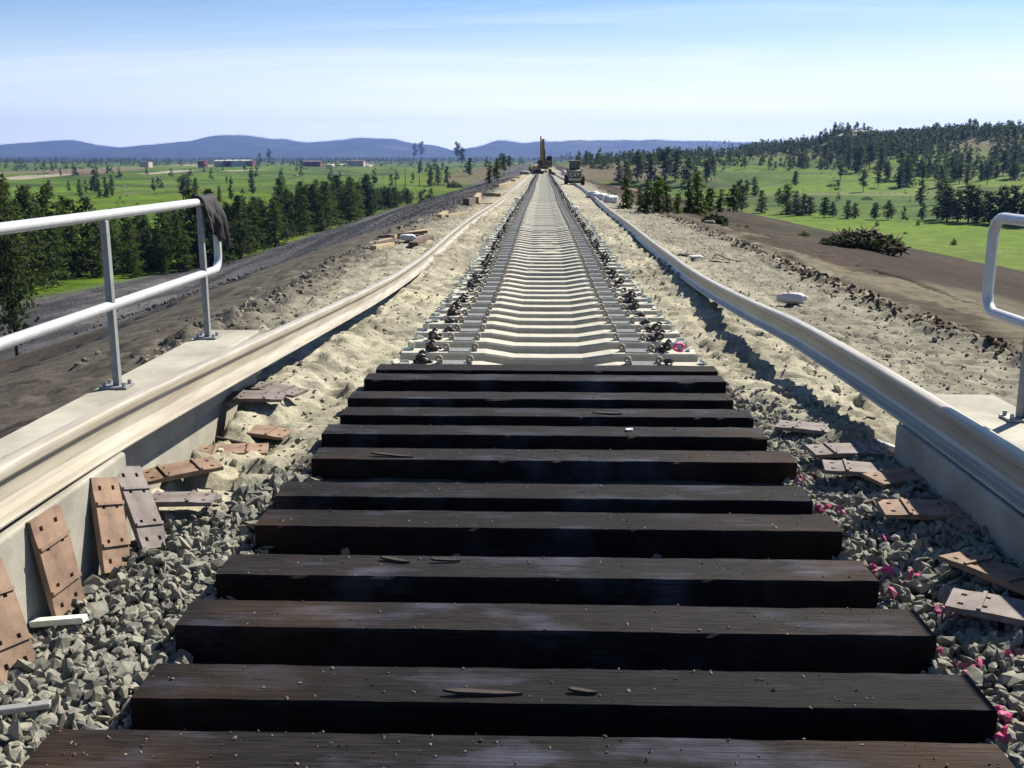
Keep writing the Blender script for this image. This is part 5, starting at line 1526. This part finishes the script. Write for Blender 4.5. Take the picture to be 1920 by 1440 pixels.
RK = [(440, 527, 12, 9), (425, 532, 8, 6), (405, 540, 8, 6), (150, 690, 22, 14), (160, 678, 14, 10), (185, 668, 16, 12), (390, 548, 10, 7), (1330, 420, 22, 9), (1255, 397, 12, 6), (70, 363, 5, 4), (625, 326, 8, 3), (640, 328, 9, 3), (555, 330, 9, 3), (240, 368, 6, 3), (232, 350, 5, 3)]
RL = ['largest pale boulder on the dark left slope below the railing end', 'second pale boulder just left of the largest one below the railing end', 'grey stone trailing left of the boulders below the railing end', 'wide pale rock low on the brown slope beside the left railing post', 'small pale rock above the wide rock beside the left railing post', 'pale rock nearest the left railing post on the brown slope', 'farthest left stone of the row below the railing end', 'pale boulder beside the small brush pile at right', 'pale stone at the right foot of the embankment', 'tiny pale rock among the trees at far left', 'left pale outcrop stone on the far left meadow', 'right pale outcrop stone on the far left meadow', 'low pale outcrop stone in the middle of the left meadow', 'tiny pale stone in the left meadow above the handrail', 'tiny upper stone in the left meadow above the handrail']
for i, (px, py, w, h) in enumerate(RK):
    p = ground_hit(px, py); s = p.y / FPX
    bag(p + Vector((0, 0, h * s * .2)), (w * s * .5, w * s * .4, h * s * .6), (0, 0, i), RL[i], 60 + i, 'boulder', 'rock', 'boulder', 'pale boulders on the slopes')
# rocky bluff on the right hill
for i, (px, Y, s) in enumerate([(1585, 600, (8, 5, 3.0)), (1612, 606, (9, 5, 3.4)), (1640, 610, (9, 5, 2.5)), (1668, 612, (8, 5, 1.6))]):
    p = aty(px, 300, Y); bag((p.x, Y, lz(p.x, Y) + s[2] * .2), s, (0, 0, i), ['leftmost', 'tallest', 'third', 'rightmost low'][i] + ' outcrop of the dark rocky bluff on the right hill', 90 + i, 'rock_outcrop', 'rock', 'rock outcrop', 'rocky bluff on the right hill')

# ------------------------------------------------------------------ utility poles and far buildings
for i, (px, yb, hp_) in enumerate([(742, 360, 42), (760, 353, 36), (787, 350, 20), (709, 372, 20)]):
    p = ground_hit(px, yb); h = hp_ * p.y / FPX
    root = empty('utility_pole', p, .3, ['tallest bare pole in the left meadow', 'second bare pole, right of the tallest one', 'short rightmost pole in the left meadow', 'short leftmost pole above the dense pines'][i], 'pole', 'bare poles in the left meadow')
    b = MB(); b.tube([(0, 0, -.3), (0, 0, h)], [.16, .10], 6); b.build('shaft', M['bark'], root)
    if i < 2: b = MB(); b.box((-.9, -.05, h * .93), (.9, .05, h * .93 + .12)); b.build('crossarm', M['bark'], root)
def house(px, yb, wpx, hpx, wall, label, roofh=.35, name='farm_building', n=3):
    Y = 1150.0; d = ray(px, yb); x = CAMX + d.x * Y / d.y; g = lz(x, Y)
    g = max(g, CAMZ + d.z * Y / d.y)
    s = Y / FPX; w = wpx * s / 2; h = hpx * s; hw = h * (1 - roofh); dp = 6
    root = empty(name, (x, Y, g), 0, label, 'building', 'farm buildings on the far left plain')
    b = MB(); b.box((-w, -dp, -6), (w, dp, hw)); wl_ = b.build('wall', M[wall], root)
    b = MB(); b.prism([(-dp - .5, hw + .01), (dp + .5, hw + .01), (0, h)], -w - .5, w + .5, 'x'); b.build('roof', M['roof'] if wall != 'whitep' else M['whitep'], root)
    for k in range(n):
        b = MB(); xx = -w + (k + .5) * 2 * w / n; b.box((xx - .6, -dp - .08, hw * .35), (xx + .6, -dp - .01, hw * .75)); b.build('window', M['glass'], root)
house(448, 306, 44, 6.5, 'whitep', 'long white building on the far left plain', n=6)
house(413, 306, 16, 6, 'whitep', 'small white house left of the long white building')
house(430, 306, 14, 6, 'redp', 'small dark red shed between the two white buildings')
house(470, 306, 12, 6, 'redp', 'small red shed right of the long white building', n=2)
house(585, 308, 34, 7, 'redp', 'long dark red barn on the far left plain', n=4)
house(380, 305, 12, 5, 'redp', 'tiny red roofed house left of the white ones', n=2)
house(274, 305, 16, 3, 'tanp', 'low tan building at the left before the dark forest band')
house(668, 306, 30, 6, 'tanp', 'low tan building right of the dark red barn', n=4)
for k, (px, w) in enumerate([(620, 14), (640, 14), (690, 15), (650, 18)]):
    Y = 1250; p = aty(px, 305, Y); s = Y / FPX
    bag((p.x, Y, lz(p.x, Y)), (w * s * .6, 8, 4.5), (0, 0, 0), ['leftmost tan spoil mound by the red barn', 'second tan spoil mound by the red barn', 'rightmost tan spoil mound beyond the tan building', 'broad tan spoil mound behind the tan building'][k], 110 + k, 'spoil_mound', 'tanp', 'mound', 'tan spoil mounds on the far plain')

# ------------------------------------------------------------------ haze
hb = bpy.data.meshes.new('haze')
x0, x1, y0, y1, z0, z1 = -9800, 9800, -60, 9700, -45, 330
hb.from_pydata([(x0,y0,z0),(x1,y0,z0),(x1,y1,z0),(x0,y1,z0),(x0,y0,z1),(x1,y0,z1),(x1,y1,z1),(x0,y1,z1)], [], [(0,3,2,1),(4,5,6,7),(0,1,5,4),(1,2,6,5),(2,3,7,6),(3,0,4,7)])
hm = bpy.data.materials.new('haze_air'); hm.use_nodes = True
nt = hm.node_tree; nt.nodes.clear()
ho = nt.nodes.new('ShaderNodeOutputMaterial'); pv = nt.nodes.new('ShaderNodeVolumePrincipled')
pv.inputs['Color'].default_value = (.24, .40, .98, 1); pv.inputs['Density'].default_value = 8.2e-5; pv.inputs['Anisotropy'].default_value = .2
nt.links.new(pv.outputs[0], ho.inputs['Volume'])
hb.materials.append(hm)
tag(link('haze', hb), 'pale blue haze in the air over the valley', 'haze', kind='stuff')
